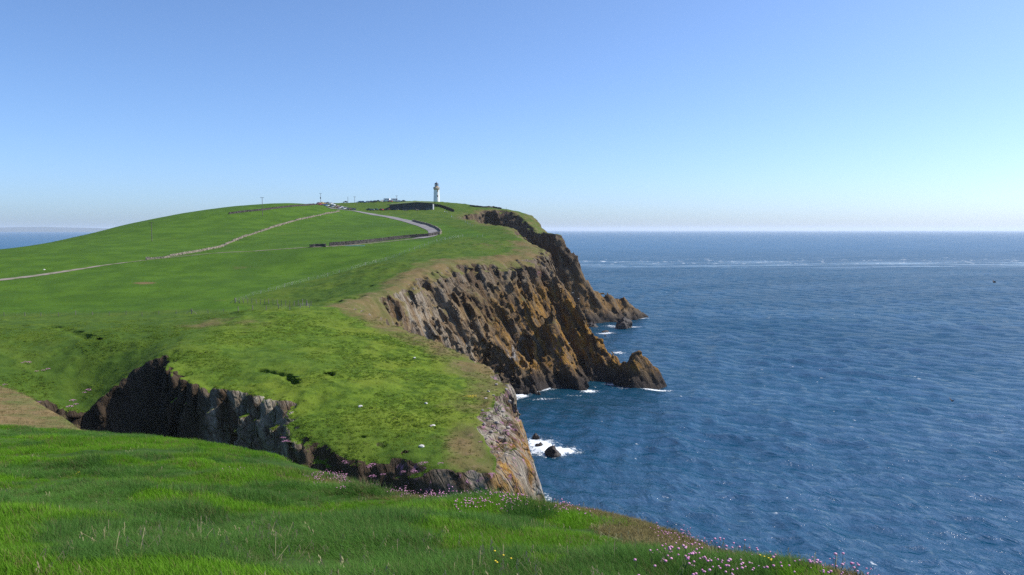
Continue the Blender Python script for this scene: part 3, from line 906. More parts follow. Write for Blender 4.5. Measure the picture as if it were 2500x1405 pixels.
def make_bank():
    b = MB('dry_turf'); P = b.pos()
    n1 = b.noise(P, 0.25, 5, 0.65); n2 = b.noise(P, 1.6, 5, 0.7); gr = b.attr('green')
    c_ = b.mix(b.ss(n1, 0.38, 0.62), (0.185, 0.132, 0.060), (0.105, 0.122, 0.034))
    c_ = b.mix(b.ss(b.mth('ADD', gr, b.mth('MULTIPLY', b.mth('SUBTRACT', n1, 0.5), 1.2)), 0.4, 0.7), c_, (0.052, 0.092, 0.020))
    b.set(Base_Color=b.vary(c_, n2, 0.3), Roughness=0.95, Specular_IOR_Level=0.1, Normal=b.bump(n2, 0.7, 0.25))
    return b.m
bank = obj('grass_bank', np_mesh('grass_bank', np.stack([BX, BY, BZ], -1).reshape(-1, 3), grid_faces(len(by), len(bx)), [make_bank()], attrs=dict(green=sstep(-1.5, 3, bs).ravel())))
tag(bank, kind='structure')
print('ground done', round(time.time() - T0, 1))

# ------------------------------------------------------------------ scattered plants
def leaf_mat(name, cols, rough=0.75, transl=0.35, dryattr=True):
    """cols: fresh dark, fresh bright, dry"""
    b = MB(name)
    P = b.pos()
    rnd = b.attr('tint', 'INSTANCER')
    g = b.mix(rnd, cols[0], cols[1])
    g = b.mix(b.mth('MULTIPLY', b.ss(b.noise(P, 0.7, 3), 0.42, 0.62), 0.45), g, cols[0])
    g = b.mix(b.ss(b.attr('dry', 'INSTANCER'), 0.2, 0.9), g, cols[2])
    tip = b.attr('tip')
    g = b.mix(b.mth('MULTIPLY', tip, 0.25), g, cols[3] if len(cols) > 3 else cols[1])
    b.set(Base_Color=g, Roughness=rough, Specular_IOR_Level=0.08)
    tr = b.n('BsdfTranslucent'); b.t.links.new(g, tr.inputs['Color'])
    mx = b.n('MixShader'); mx.inputs[0].default_value = transl
    b.t.links.new(b.p.outputs[0], mx.inputs[1]); b.t.links.new(tr.outputs[0], mx.inputs[2])
    b.t.links.new(mx.outputs[0], b.out.inputs['Surface'])
    return b.m

def blade_tuft(name, nb, rad, hmin, hmax, wid, lean, mat, seed, wind=(-0.25, 0.08), segs=3):
    r = random.Random(seed); V, F3, F4, T = [], [], [], []
    for _ in range(nb):
        a = r.random() * 6.283; q = rad * math.sqrt(r.random())
        x, y = q * math.cos(a), q * math.sin(a)
        h = hmin + (hmax - hmin) * r.random() ** 1.3
        la = r.random() * 6.283; ln = lean * (0.3 + r.random())
        dx, dy = math.cos(la) * ln + wind[0] * (0.5 + r.random()), math.sin(la) * ln + wind[1]
        fa = r.random() * 3.1416; ux, uy = math.cos(fa), math.sin(fa)
        w = wid * (0.6 + 0.7 * r.random())
        base = len(V)
        for s in range(segs):
            t = s / segs; b_ = t * t
            cx, cy_, cz = x + dx * h * b_, y + dy * h * b_, h * (t - 0.18 * b_ * min(1.0, abs(ln)))
            ww = w * (1 - 0.6 * t)
            V += [(cx - ux * ww, cy_ - uy * ww, cz), (cx + ux * ww, cy_ + uy * ww, cz)]; T += [t, t]
        V.append((x + dx * h, y + dy * h, h * (1 - 0.22 * min(1.0, abs(ln))))); T.append(1.0)
        for s in range(segs - 1):
            k = base + 2 * s; F4.append((k, k + 1, k + 3, k + 2))
        k = base + 2 * (segs - 1); F3.append((k, k + 1, k + 2))
    me = np_mesh(name, np.array(V), np.array(F4) if F4 else None, [mat], smooth=False, tri=np.array(F3), attrs=dict(tip=np.array(T)))
    return me

def leaf_clump(name, n, rad, hgt, size, mat, seed):
    r = random.Random(seed); V, F, T = [], [], []
    for _ in range(n):
        a = r.random() * 6.283; q = rad * math.sqrt(r.random())
        x, y = q * math.cos(a), q * math.sin(a)
        z = hgt * (1 - (q / rad) ** 2) * (0.45 + 0.6 * r.random())
        s = size * (0.6 + 0.8 * r.random())
        m = Matrix.Rotation(r.random() * 6.283, 3, 'Z') @ Matrix.Rotation(r.gauss(0, 0.75), 3, 'X') @ Matrix.Rotation(r.gauss(0, 0.4), 3, 'Y')
        b_ = len(V)
        for lx, ly, lz in ((-0.45, 0, 0), (0.05, -0.3, 0.06), (0.55, 0, -0.08), (0.05, 0.3, 0.06)):
            v = m @ Vector((lx * s, ly * s, lz * s)); V.append((x + v.x, y + v.y, z + v.z)); T.append(r.random())
        F.append((b_, b_ + 1, b_ + 2, b_ + 3))
    return np_mesh(name, np.array(V), np.array(F), [mat], smooth=False, attrs=dict(tip=np.array(T)))

def scatter(name, protos, P, rotz, scale, tilt=None, attrs=None, label=None):
    """one stuff object: the prototypes drawn at the points P by a geometry-nodes instancer"""
    col = bpy.data.collections.new(name + '_kinds')     # never linked to the scene
    for i, me in enumerate(protos):
        o = bpy.data.objects.new('%s_kind_%02d' % (name, i), me); col.objects.link(o)
    me = bpy.data.meshes.new(name)
    P = np.asarray(P, np.float32); n = len(P)
    me.vertices.add(n); me.vertices.foreach_set('co', P.ravel())
    def put(k, a):
        at_ = me.attributes.new(k, 'FLOAT', 'POINT'); at_.data.foreach_set('value', np.asarray(a, np.float32))
    ii = me.attributes.new('kind_index', 'INT', 'POINT'); ii.data.foreach_set('value', rng.integers(0, len(protos), n).astype(np.int32))
    put('size', scale)
    rot = np.zeros((n, 3), np.float32); rot[:, 2] = rotz
    if tilt is not None: rot[:, 0] = tilt[:, 0]; rot[:, 1] = tilt[:, 1]
    rv = me.attributes.new('turn', 'FLOAT_VECTOR', 'POINT'); rv.data.foreach_set('vector', rot.ravel())
    for k, a in (attrs or {}).items(): put(k, a)
    o = obj(name, me); tag(o, label=label, kind='stuff')
    g = bpy.data.node_groups.new(name + '_scatter', 'GeometryNodeTree')
    g.interface.new_socket('Geometry', in_out='INPUT', socket_type='NodeSocketGeometry')
    g.interface.new_socket('Geometry', in_out='OUTPUT', socket_type='NodeSocketGeometry')
    N, L = g.nodes, g.links
    gi, go = N.new('NodeGroupInput'), N.new('NodeGroupOutput')
    ci = N.new('GeometryNodeCollectionInfo'); ci.inputs['Collection'].default_value = col
    ci.inputs['Separate Children'].default_value = True; ci.inputs['Reset Children'].default_value = True
    ip = N.new('GeometryNodeInstanceOnPoints'); ip.inputs['Pick Instance'].default_value = True
    def na(nm, ty):
        q = N.new('GeometryNodeInputNamedAttribute'); q.data_type = ty; q.inputs['Name'].default_value = nm
        return q.outputs['Attribute']
    L.new(gi.outputs[0], ip.inputs['Points']); L.new(ci.outputs[0], ip.inputs['Instance'])
    L.new(na('kind_index', 'INT'), ip.inputs['Instance Index'])
    er = N.new('FunctionNodeEulerToRotation'); L.new(na('turn', 'FLOAT_VECTOR'), er.inputs[0]); L.new(er.outputs[0], ip.inputs['Rotation'])
    L.new(na('size', 'FLOAT'), ip.inputs['Scale']); L.new(ip.outputs[0], go.inputs[0])
    md = o.modifiers.new('scatter', 'NODES'); md.node_group = g
    return o

M_BLADE = leaf_mat('grass_blade', [(0.0690, 0.1875, 0.0084), (0.1610, 0.3625, 0.0154), (0.215, 0.165, 0.075), (0.2300, 0.3960, 0.0480)], 0.6, 0.4)
M_BLADE_BLUE = leaf_mat('tussock_blade', [(0.0528, 0.1500, 0.0187), (0.1155, 0.2687, 0.0357), (0.20, 0.155, 0.075), (0.12, 0.17, 0.07)], 0.6, 0.35)
M_SEED = leaf_mat('grass_seed', [(0.32, 0.29, 0.14), (0.40, 0.37, 0.20), (0.36, 0.30, 0.16), (0.44, 0.40, 0.24)], 0.8, 0.3)
M_DRYB = leaf_mat('dry_blade', [(0.13, 0.125, 0.034), (0.28, 0.225, 0.10), (0.28, 0.20, 0.10), (0.34, 0.27, 0.15)], 0.8, 0.3)
M_HERB = leaf_mat('herb_leaf', [(0.118, 0.205, 0.019), (0.195, 0.285, 0.027), (0.16, 0.145, 0.05), (0.125, 0.17, 0.04)], 0.7, 0.3)

# foreground grass: blade tufts, denser towards the viewer
def in_view_points(n, dmin, dmax, power):
    u = rng.random(n)
    d = (dmin ** power + (dmax ** power - dmin ** power) * u) ** (1 / power)
    a = rng.uniform(-0.70, 0.62, n)
    return d * np.sin(a), d * np.cos(a)
gx_, gy_ = in_view_points(105000, 2.6, 30.0, 0.55)
dry_, s_ = fg_dry(gx_, gy_)
gz_ = fg_h(gx_, gy_)
keep = (s_ < 0.55) & (gx_ > -25) & (gy_ < 33)
lush_keep = keep & (rng.random(len(gx_)) > 0.85 * sstep(0.35, 0.8, dry_))
hgt = (0.6 + 0.4 * sstep(-0.3, -1.6, s_)) * (0.66 + 1.0 * np.clip(fbm2(gx_ / 1.5, gy_ / 1.5, 3, 120), -0.5, 0.8))
blue = fbm2(gx_ / 1.5, gy_ / 1.5, 3, 131) > 0.06
red = np.exp(-(((gx_ + 1.45) / 0.55) ** 2 + ((gy_ - 5.6) / 0.5) ** 2))
pt = np.stack([gx_, gy_, gz_ - 0.02], -1)
tint = np.clip(0.5 + 0.9 * fbm2(gx_ / 0.9, gy_ / 0.9, 3, 140) + rng.normal(0, 0.18, len(gx_)), 0, 1)
tuftsG = [blade_tuft('grass_tuft', 34, 0.10, 0.05, 0.15, 0.0036, 0.42, M_BLADE, 200 + i, wind=(-0.13, 0.05)) for i in range(5)]
tuftsB = [blade_tuft('tussock_tuft', 36, 0.10, 0.08, 0.22, 0.0033, 0.65, M_BLADE_BLUE, 220 + i, wind=(-0.18, 0.06)) for i in range(4)]
far_sz = 0.85 + 0.022 * gy_
m = lush_keep & ~blue
scatter('grass', tuftsG, pt[m], rng.uniform(0, 0.9, m.sum()), (hgt * far_sz)[m], attrs=dict(tint=tint[m], dry=np.clip(dry_ * 0.6 + red * 1.2 + (rng.random(len(gx_)) < 0.13) * 0.8, 0, 1)[m]))
m = lush_keep & blue
scatter('tussock_grass', tuftsB, pt[m], rng.uniform(0, 0.9, m.sum()), (hgt * far_sz * 0.92)[m], attrs=dict(tint=tint[m], dry=np.clip(dry_ * 0.6 + (rng.random(len(gx_)) < 0.10) * 0.7, 0, 1)[m]))
# short dry turf along the lip
m = keep & (dry_ > 0.25)
tuftsD = [blade_tuft('dry_tuft', 26, 0.09, 0.02, 0.065, 0.0028, 0.9, M_DRYB, 240 + i) for i in range(4)]
scatter('dry_grass', tuftsD, pt[m], rng.uniform(0, 6.28, m.sum()), 0.8 + 0.5 * rng.random(m.sum()), attrs=dict(tint=rng.random(m.sum()), dry=rng.random(m.sum()) * 0.5))
# flowering stalks
def stalk(seed):
    r = random.Random(seed); V, F, T = [], [], []
    for _ in range(3):
        x, y = r.gauss(0, 0.05), r.gauss(0, 0.05); h = 0.05 + 0.07 * r.random(); dx, dy = r.gauss(-0.06, 0.05), r.gauss(0, 0.05)
        b_ = len(V); w = 0.0013
        V += [(x - w, y, 0), (x + w, y, 0), (x + dx + w, y + dy, h), (x + dx - w, y + dy, h)]; F.append((b_, b_ + 1, b_ + 2, b_ + 3)); T += [0.5] * 4
        for k in range(6):
            b_ = len(V); zz = h - 0.008 * k; a = r.random() * 6.28; q = 0.003 + 0.0012 * k
            cx, cy_ = x + dx + q * math.cos(a), y + dy + q * math.sin(a)
            V += [(cx - 0.003, cy_, zz), (cx, cy_ - 0.003, zz - 0.008), (cx + 0.003, cy_, zz), (cx, cy_ + 0.003, zz + 0.008)]; F.append((b_, b_ + 1, b_ + 2, b_ + 3)); T += [1] * 4
    return np_mesh('seed_stalk', np.array(V), np.array(F), [M_SEED], smooth=False, attrs=dict(tip=np.array(T)))
m = np.nonzero(keep)[0]; m = m[rng.random(len(m)) < 0.016 * (0.4 + 1.6 * (tint[m] > 0.55))]
scatter('seed_heads', [stalk(260 + i) for i in range(4)], pt[m], rng.uniform(0, 6.28, len(m)), 0.8 + 0.35 * rng.random(len(m)), attrs=dict(tint=rng.random(len(m)), dry=rng.random(len(m))))

# leafy ground cover over the near headland and the bank beside it
NV, NN = NEAR
w = np.clip(NN[:, 2] - 0.35, 0, 1)
atn = np.empty(len(NV), np.float32); atr = np.empty(len(NV), np.float32); atl = np.empty(len(NV), np.float32)
nme = bpy.data.objects['near_headland'].data
nme.attributes['dry'].data.foreach_get('value', atn); nme.attributes['rock'].data.foreach_get('value', atr); nme.attributes['lush'].data.foreach_get('value', atl)
w = w * (1 - 0.92 * np.clip(atn, 0, 1)) * (1 - 0.8 * sstep(0.35, 0.75, atr)) * (1 - atl) * (0.05 + 0.95 * sstep(-0.08, 0.22, fbm2(NV[:, 0] / 7, NV[:, 1] / 7, 3, 150)))
w = w * sstep(195, 150, NV[:, 1]) * (NV[:, 2] > 12)
pick = rng.choice(len(NV), 36000, p=w / w.sum())
hp = NV[pick] + np.stack([rng.normal(0, 0.15, 36000), rng.normal(0, 0.15, 36000), np.full(36000, -0.04)], -1)
clumps = [leaf_clump('herb_clump', 30, 0.27, 0.11, 0.105, M_HERB, 300 + i) for i in range(5)]
scatter('ground_cover', clumps, hp, rng.uniform(0, 6.28, 36000), 0.55 + 0.75 * rng.random(36000) ** 2,
        tilt=np.stack([-NN[pick, 1] * 0.7, NN[pick, 0] * 0.7], -1),
        attrs=dict(tint=np.clip(0.5 + 0.8 * fbm2(hp[:, 0] / 5, hp[:, 1] / 5, 2, 160) + rng.normal(0, 0.15, 36000), 0, 1), dry=np.clip(atn[pick] + (rng.random(36000) < 0.06) * 0.6, 0, 1)))
# tufts the stock have left standing in the nearer pasture
px_, py_ = rng.uniform(-260, -20, 60000), 205 + 260 * rng.random(60000) ** 1.5
k_ = (masks(px_, py_) > 0.9) & (rng.random(60000) < 0.15 + 0.7 * sstep(-0.1, 0.3, fbm2(px_ / 14, py_ / 22, 3, 170)))
px_, py_ = px_[k_], py_[k_]
scatter('pasture_tufts', clumps, np.stack([px_, py_, land_h(px_, py_) - 0.05], -1), rng.uniform(0, 6.28, len(px_)), 0.5 + 0.8 * rng.random(len(px_)) ** 2, attrs=dict(tint=rng.random(len(px_)), dry=(rng.random(len(px_)) < 0.1) * 0.7))
# sparse dry tufts on the tan bank
bxx, byy = rng.uniform(-72, -22, 9000), rng.uniform(38, 80, 9000)
k_ = sd_poly(BEDGE, bxx, byy) < 0.3
bxx, byy = bxx[k_], byy[k_]
bzz = rbf_eval(BFIT, bxx, byy) + 0.12 * fbm2(bxx / 2.2, byy / 2.2, 3, 8)
scatter('bank_grass', tuftsD, np.stack([bxx, byy, bzz - 0.03], -1), rng.uniform(0, 6.28, len(bxx)), 1.6 + 2.0 * rng.random(len(bxx)), attrs=dict(tint=rng.random(len(bxx)), dry=rng.random(len(bxx))))
print('plants', round(time.time() - T0, 1))

# ------------------------------------------------------------------ modelling helpers for objects
class BM:
    def __init__(self): self.b = bmesh.new()
    def box(self, c, s, rz=0.0, taper=1.0, m=0, rx=0.0):
        M = Matrix.Translation(c) @ Matrix.Rotation(rz, 4, 'Z') @ Matrix.Rotation(rx, 4, 'X')
        vs = []
        for z in (-0.5, 0.5):
            k = taper if z > 0 else 1.0
            for x, y in ((-0.5, -0.5), (0.5, -0.5), (0.5, 0.5), (-0.5, 0.5)):
                vs.append(self.b.verts.new(M @ Vector((x * s[0] * k, y * s[1] * k, z * s[2]))))
        for f in ((3, 2, 1, 0), (4, 5, 6, 7), (0, 1, 5, 4), (1, 2, 6, 5), (2, 3, 7, 6), (3, 0, 4, 7)):
            self.b.faces.new([vs[i] for i in f]).material_index = m
        return self
    def lathe(self, prof, n=24, c=(0, 0, 0), m=0, cap=True):
        rings = []
        for r, z in prof:
            rings.append([self.b.verts.new((c[0] + r * math.cos(2 * math.pi * i / n), c[1] + r * math.sin(2 * math.pi * i / n), c[2] + z)) for i in range(n)])
        for a, b_ in zip(rings[:-1], rings[1:]):
            for i in range(n):
                f = self.b.faces.new((a[i], a[(i + 1) % n], b_[(i + 1) % n], b_[i])); f.material_index = m; f.smooth = n > 12
        if cap:
            self.b.faces.new(rings[0][::-1]).material_index = m; self.b.faces.new(rings[-1]).material_index = m
        return self
    def tube(self, pts, r, n=6, m=0):
        pts = [Vector(p) for p in pts]; rings = []
        for i, p in enumerate(pts):
            d = (pts[min(i + 1, len(pts) - 1)] - pts[max(i - 1, 0)]).normalized()
            u = d.cross(Vector((0, 0, 1)) if abs(d.z) < 0.9 else Vector((1, 0, 0))).normalized(); v = d.cross(u)
            rr = r[i] if isinstance(r, (list, tuple)) else r
            rings.append([self.b.verts.new(p + rr * (u * math.cos(2 * math.pi * k / n) + v * math.sin(2 * math.pi * k / n))) for k in range(n)])
        for a, b_ in zip(rings[:-1], rings[1:]):
            for k in range(n):
                self.b.faces.new((a[k], a[(k + 1) % n], b_[(k + 1) % n], b_[k])).material_index = m
        self.b.faces.new(rings[0][::-1]).material_index = m; self.b.faces.new(rings[-1]).material_index = m
        return self
    def poly(self, pts, m=0):
        f = self.b.faces.new([self.b.verts.new(p) for p in pts]); f.material_index = m
        return self
    def prism(self, prof, x0, x1, m=0):
        """profile of (y,z) swept along x"""
        a = [self.b.verts.new((x0, y, z)) for y, z in prof]; b_ = [self.b.verts.new((x1, y, z)) for y, z in prof]
        n = len(prof)
        for i in range(n): self.b.faces.new((a[i], b_[i], b_[(i + 1) % n], a[(i + 1) % n])).material_index = m
        self.b.faces.new(a[::-1]).material_index = m; self.b.faces.new(b_).material_index = m
        return self
    def mesh(self, name, *mats, bevel=0.0):
        bmesh.ops.recalc_face_normals(self.b, faces=self.b.faces)
        if bevel: bmesh.ops.bevel(self.b, geom=list(self.b.edges), offset=bevel, segments=1, affect='EDGES', profile=0.7)
        me = bpy.data.meshes.new(name); self.b.to_mesh(me); self.b.free()
        for m in mats: me.materials.append(m)
        return me

def dup(root, loc, rotz, label=None, group=None, scale=None):
    r = root.copy(); COL.objects.link(r); r.location = loc; r.rotation_euler = (0, 0, rotz)
    if scale: r.scale = (scale, scale, scale)
    if label: r['label'] = label
    if group: r['group'] = group
    for ch in list(root.children):
        c = ch.copy(); COL.objects.link(c); c.parent = r
        for g in list(ch.children):
            d = g.copy(); COL.objects.link(d); d.parent = c
    return r

def ground(x, y):
    return float(land_h(np.array([x]), np.array([y]))[0])

def rock_mesh(name, seed, mat, sub=3, flat=0.7, rough=0.35):
    b = bmesh.new(); bmesh.ops.create_icosphere(b, subdivisions=sub, radius=1.0)
    co = np.array([v.co for v in b.verts])
    n = 0.6 * noise3(co[:, 0] * 1.1 + seed * 7.3, co[:, 1] * 1.1, co[:, 2] * 1.1, seed) + 0.3 * noise3(co[:, 0] * 2.6 + seed, co[:, 1] * 2.6, co[:, 2] * 2.6, seed + 1) + 0.16 * noise3(co[:, 0] * 6, co[:, 1] * 6, co[:, 2] * 6 + seed, seed + 2)
    v_, _ = cells3(co[:, 0].astype(np.float32) * 1.6 + seed, co[:, 1].astype(np.float32) * 1.6, co[:, 2].astype(np.float32) * 1.6, seed)
    k = 1 + rough * (n + 0.7 * (v_ - 0.5))
    for v, q in zip(b.verts, k): v.co = v.co * float(q); v.co.z *= flat
    me = bpy.data.meshes.new(name); b.to_mesh(me); b.free(); me.materials.append(mat)
    me.polygons.foreach_set('use_smooth', np.zeros(len(me.polygons), bool))
    return me

# ------------------------------------------------------------------ roads
def make_road():
    b = MB('road_tarmac'); P = b.pos()
    n = b.noise(P, 1.5, 5, 0.7); n2 = b.noise(P, 0.12, 3)
    b.set(Base_Color=b.vary(b.mix(b.ss(n2, 0.4, 0.6), (0.16, 0.15, 0.15), (0.21, 0.195, 0.19)), n, 0.15), Roughness=0.9)
    return b.m
def make_track():
    b = MB('gravel_track'); P = b.pos()
    n = b.noise(P, 2.5, 5, 0.7); n2 = b.noise(P, 0.3, 4)
    b.set(Base_Color=b.vary(b.mix(b.ss(n2, 0.45, 0.62), (0.235, 0.195, 0.16), (0.13, 0.14, 0.06)), n, 0.25), Roughness=0.95)
    return b.m
def ribbon(name, path, width, mat, lift=0.14, crown=None):
    P = np.array(path); P = np.array([np.interp(np.linspace(0, 1, 160), np.linspace(0, 1, len(P)), P[:, k]) for k in range(2)]).T
    for _ in range(6): P[1:-1] = (P[:-2] + 2 * P[1:-1] + P[2:]) / 4
    t = np.gradient(P, axis=0); t /= np.linalg.norm(t, axis=1)[:, None] + 1e-9
    nrm = np.stack([-t[:, 1], t[:, 0]], -1)
    w = np.broadcast_to(np.asarray(width, float), (len(P),)) if np.ndim(width) == 0 else np.interp(np.linspace(0, 1, len(P)), np.linspace(0, 1, len(width)), width)
    cols = np.linspace(-0.5, 0.5, 7); V = []
    for c in cols:
        q = P + nrm * (w * c)[:, None] + 0.15 * np.stack([noise2(P[:, 0] / 2, P[:, 1] / 2 + c, 9)] * 2, -1) * abs(c) * 2
        V.append(np.stack([q[:, 0], q[:, 1], land_h(q[:, 0], q[:, 1]) + lift - 0.06 * abs(c) * 2], -1))
    V = np.stack(V, 1)
    o = obj(name, np_mesh(name, V.reshape(-1, 3), grid_faces(len(P), 7), [mat])); tag(o, kind='structure')
    return P
M_ROAD, M_TRACK = make_road(), make_track()
ROADP = trace([(800,507),(840,513),(866,516),(900,522),(950,531),(985,538),(1015,546),(1045,556),(1060,563),(1062,569),(1048,577),(1020,583)], 6)[:, :2]
ribbon('road', ROADP, 6.5, M_ROAD, 0.2)
TRACKP = trace([(1020,583),(940,590),(870,597),(806,603),(760,606),(660,612),(560,618),(440,627),(320,640),(240,651),(150,664),(70,675),(0,684),(-120,700)], 6)[:, :2]
ribbon('track', TRACKP, [2.0, 2.0, 2.0, 1.2, 1.0, 0.9, 1.0, 1.2, 2.6, 3.4, 3.6, 3.6], M_TRACK, 0.14)

# ------------------------------------------------------------------ dry stone walls
def make_stone(name, c0, c1, lich):
    b = MB(name); P = b.pos(); n = b.noise(P, 0.9, 5, 0.7); n2 = b.noise(P, 5, 4, 0.7)
    rnd = b.attr('shade')
    c = b.mix(rnd, c0, c1); c = b.mix(b.mth('MULTIPLY', b.ss(n, 0.52, 0.66), 0.6), c, lich)
    b.set(Base_Color=b.vary(c, n2, 0.25), Roughness=0.95, Specular_IOR_Level=0.15)
    return b.m
M_STONE_PALE = make_stone('field_stone', (0.19, 0.16, 0.125), (0.36, 0.31, 0.24), (0.12, 0.15, 0.05))
M_STONE_DARK = make_stone('dark_stone', (0.055, 0.048, 0.045), (0.12, 0.105, 0.095), (0.16, 0.15, 0.12))
CUBE = np.array([(-1,-1,-1),(1,-1,-1),(1,1,-1),(-1,1,-1),(-1,-1,1),(1,-1,1),(1,1,1),(-1,1,1)], float) * 0.5
CUBEF = np.array([(3,2,1,0),(4,5,6,7),(0,1,5,4),(1,2,6,5),(2,3,7,6),(3,0,4,7)])
def stone_wall(path, height, width, mat, label, stone=0.45, ruin=0.0, seed=1, name='stone_wall'):
    r = np.random.default_rng(seed)
    P = np.asarray(path)[:, :2]
    seg = np.linalg.norm(np.diff(P, axis=0), axis=1); L = np.concatenate([[0], np.cumsum(seg)])
    def pt(s): return np.array([np.interp(s, L, P[:, 0]), np.interp(s, L, P[:, 1])])
    V, F, SH = [], [], []
    def put(c, size, rz, tl):
        m = np.array(Matrix.Rotation(rz, 3, 'Z') @ Matrix.Rotation(tl[0], 3, 'X') @ Matrix.Rotation(tl[1], 3, 'Y'))
        q = (CUBE + r.normal(0, 0.07, (8, 3))) * size
        F.append(CUBEF + len(V) * 8); V.append(q @ m.T + c); SH.append(r.random())
    nlev = max(1, int(round(height / (stone * 0.62))))
    x0 = pt(0); o0 = np.array([x0[0], x0[1], ground(*x0)])
    s = 0.0
    pts = []
    while s < L[-1]:
        pts.append(s); s += stone * (0.75 + 0.5 * r.random())
    c2 = np.array([pt(s) for s in pts]); t2 = np.array([pt(min(s + 0.5, L[-1])) - pt(max(s - 0.5, 0)) for s in pts])
    gz = land_h(c2[:, 0], c2[:, 1])
    ru = fbm2(np.array(pts) / 6.0, np.zeros(len(pts)) + seed, 3, seed)
    for s, c, t, z, u in zip(pts, c2, t2, gz, ru):
        a = math.atan2(t[1], t[0]); n = np.array([-math.sin(a), math.cos(a)])
        lev = nlev if ruin == 0 else max(0, int(round(nlev * (1 - ruin * (0.5 + 1.2 * u)))))
        for k in range(lev + 1):
            top = k == lev
            for side in ((-1, 1) if not top else (0,)):
                off = side * (width * 0.5 - 0.16 - 0.04 * k) + r.normal(0, 0.04)
                q = c + n * off
                put(np.array([q[0], q[1], z + stone * 0.62 * (k + 0.3)]), np.array([stone * (0.85 + 0.4 * r.random()), stone * (0.75 if side else 1.1) * (0.8 + 0.4 * r.random()), stone * 0.66 * (0.85 + 0.4 * r.random())]), a + r.normal(0, 0.12), r.normal(0, 0.09, 2))
        if ruin and r.random() < ruin * 1.1:
            q = c + n * r.normal(0, width * 0.9)
            put(np.array([q[0], q[1], ground(*q) + stone * 0.2]), stone * (0.6 + 0.6 * r.random(3)), r.random() * 6, r.normal(0, 0.4, 2))
    V = np.concatenate(V) - o0; F = np.concatenate(F)
    # rubble heart of the wall, mostly hidden between the faces
    hv = []
    for c, t, z, u in zip(c2, t2, gz, ru):
        a = math.atan2(t[1], t[0]); n = np.array([-math.sin(a), math.cos(a)])
        hh = height * 0.72 * (1 if ruin == 0 else max(0.12, 1 - ruin * (0.6 + 1.3 * u)))
        for off, zz in ((-width * 0.3, -0.3), (-width * 0.24, hh), (width * 0.24, hh), (width * 0.3, -0.3)):
            q = c + n * off; hv.append((q[0], q[1], z + zz))
    hv = np.array(hv) - o0
    core = obj(name, np_mesh(name, hv, grid_faces(len(c2), 4), [mat], smooth=False, attrs=dict(shade=np.full(len(hv), 0.1))), loc=o0)
    tag(core, label, 'wall')
    so = obj('stone', np_mesh('stone', V, F, [mat], smooth=False, attrs=dict(shade=np.repeat(SH, 8))), parent=core)
    so['kind'] = 'stuff'
    return core
stone_wall(trace([(358,634),(400,630),(440,623),(490,614),(540,603),(590,582),(630,568),(680,552),(730,537),(790,524),(828,517)], 8), 0.62, 0.8, M_STONE_PALE, 'long tumbled wall of pale rubble winding up the green field', 0.48, 0.42, 3)
stone_wall(trace([(806,602),(870,595),(940,587.5),(1000,581),(1045,577.5),(1070,573)], 8), 1.35, 0.7, M_STONE_DARK, 'dark dry stone wall in shade below the bend of the road', 0.5, 0.0, 4)
stone_wall(trace([(758,606),(770,604.5),(782,604),(796,604)], 5), 1.0, 0.9, M_STONE_DARK, 'short dark stub of stone wall beside a gap in the longer wall', 0.5, 0.12, 5)
stone_wall(trace([(1008,541),(1030,546.5),(1050,552),(1066,558),(1074,564),(1077,570),(1072,573)], 6), 0.9, 0.7, M_STONE_PALE, 'curved lichen pale stone wall on the outside of the road bend', 0.5, 0.06, 6)
stone_wall(trace([(1060,504),(1075,505.5),(1088,508.5),(1098,513),(1108,517)], 6), 1.5, 0.8, M_STONE_DARK, 'dark boundary wall curving down from the foot of the white lighthouse', 0.6, 0.0, 7)
stone_wall(trace([(1148,505.2),(1170,507),(1200,508),(1224,509)], 5), 0.8, 0.7, M_STONE_DARK, 'low dark wall along the far skyline between lighthouse and cliff top', 0.6, 0.0, 8)
stone_wall(trace([(560,523.5),(600,518),(640,514),(680,509),(720,504.5),(768,500.5)], 6), 0.9, 0.7, M_STONE_DARK, 'long low stone wall on the skyline running up to the parked cars', 0.6, 0.05, 9)

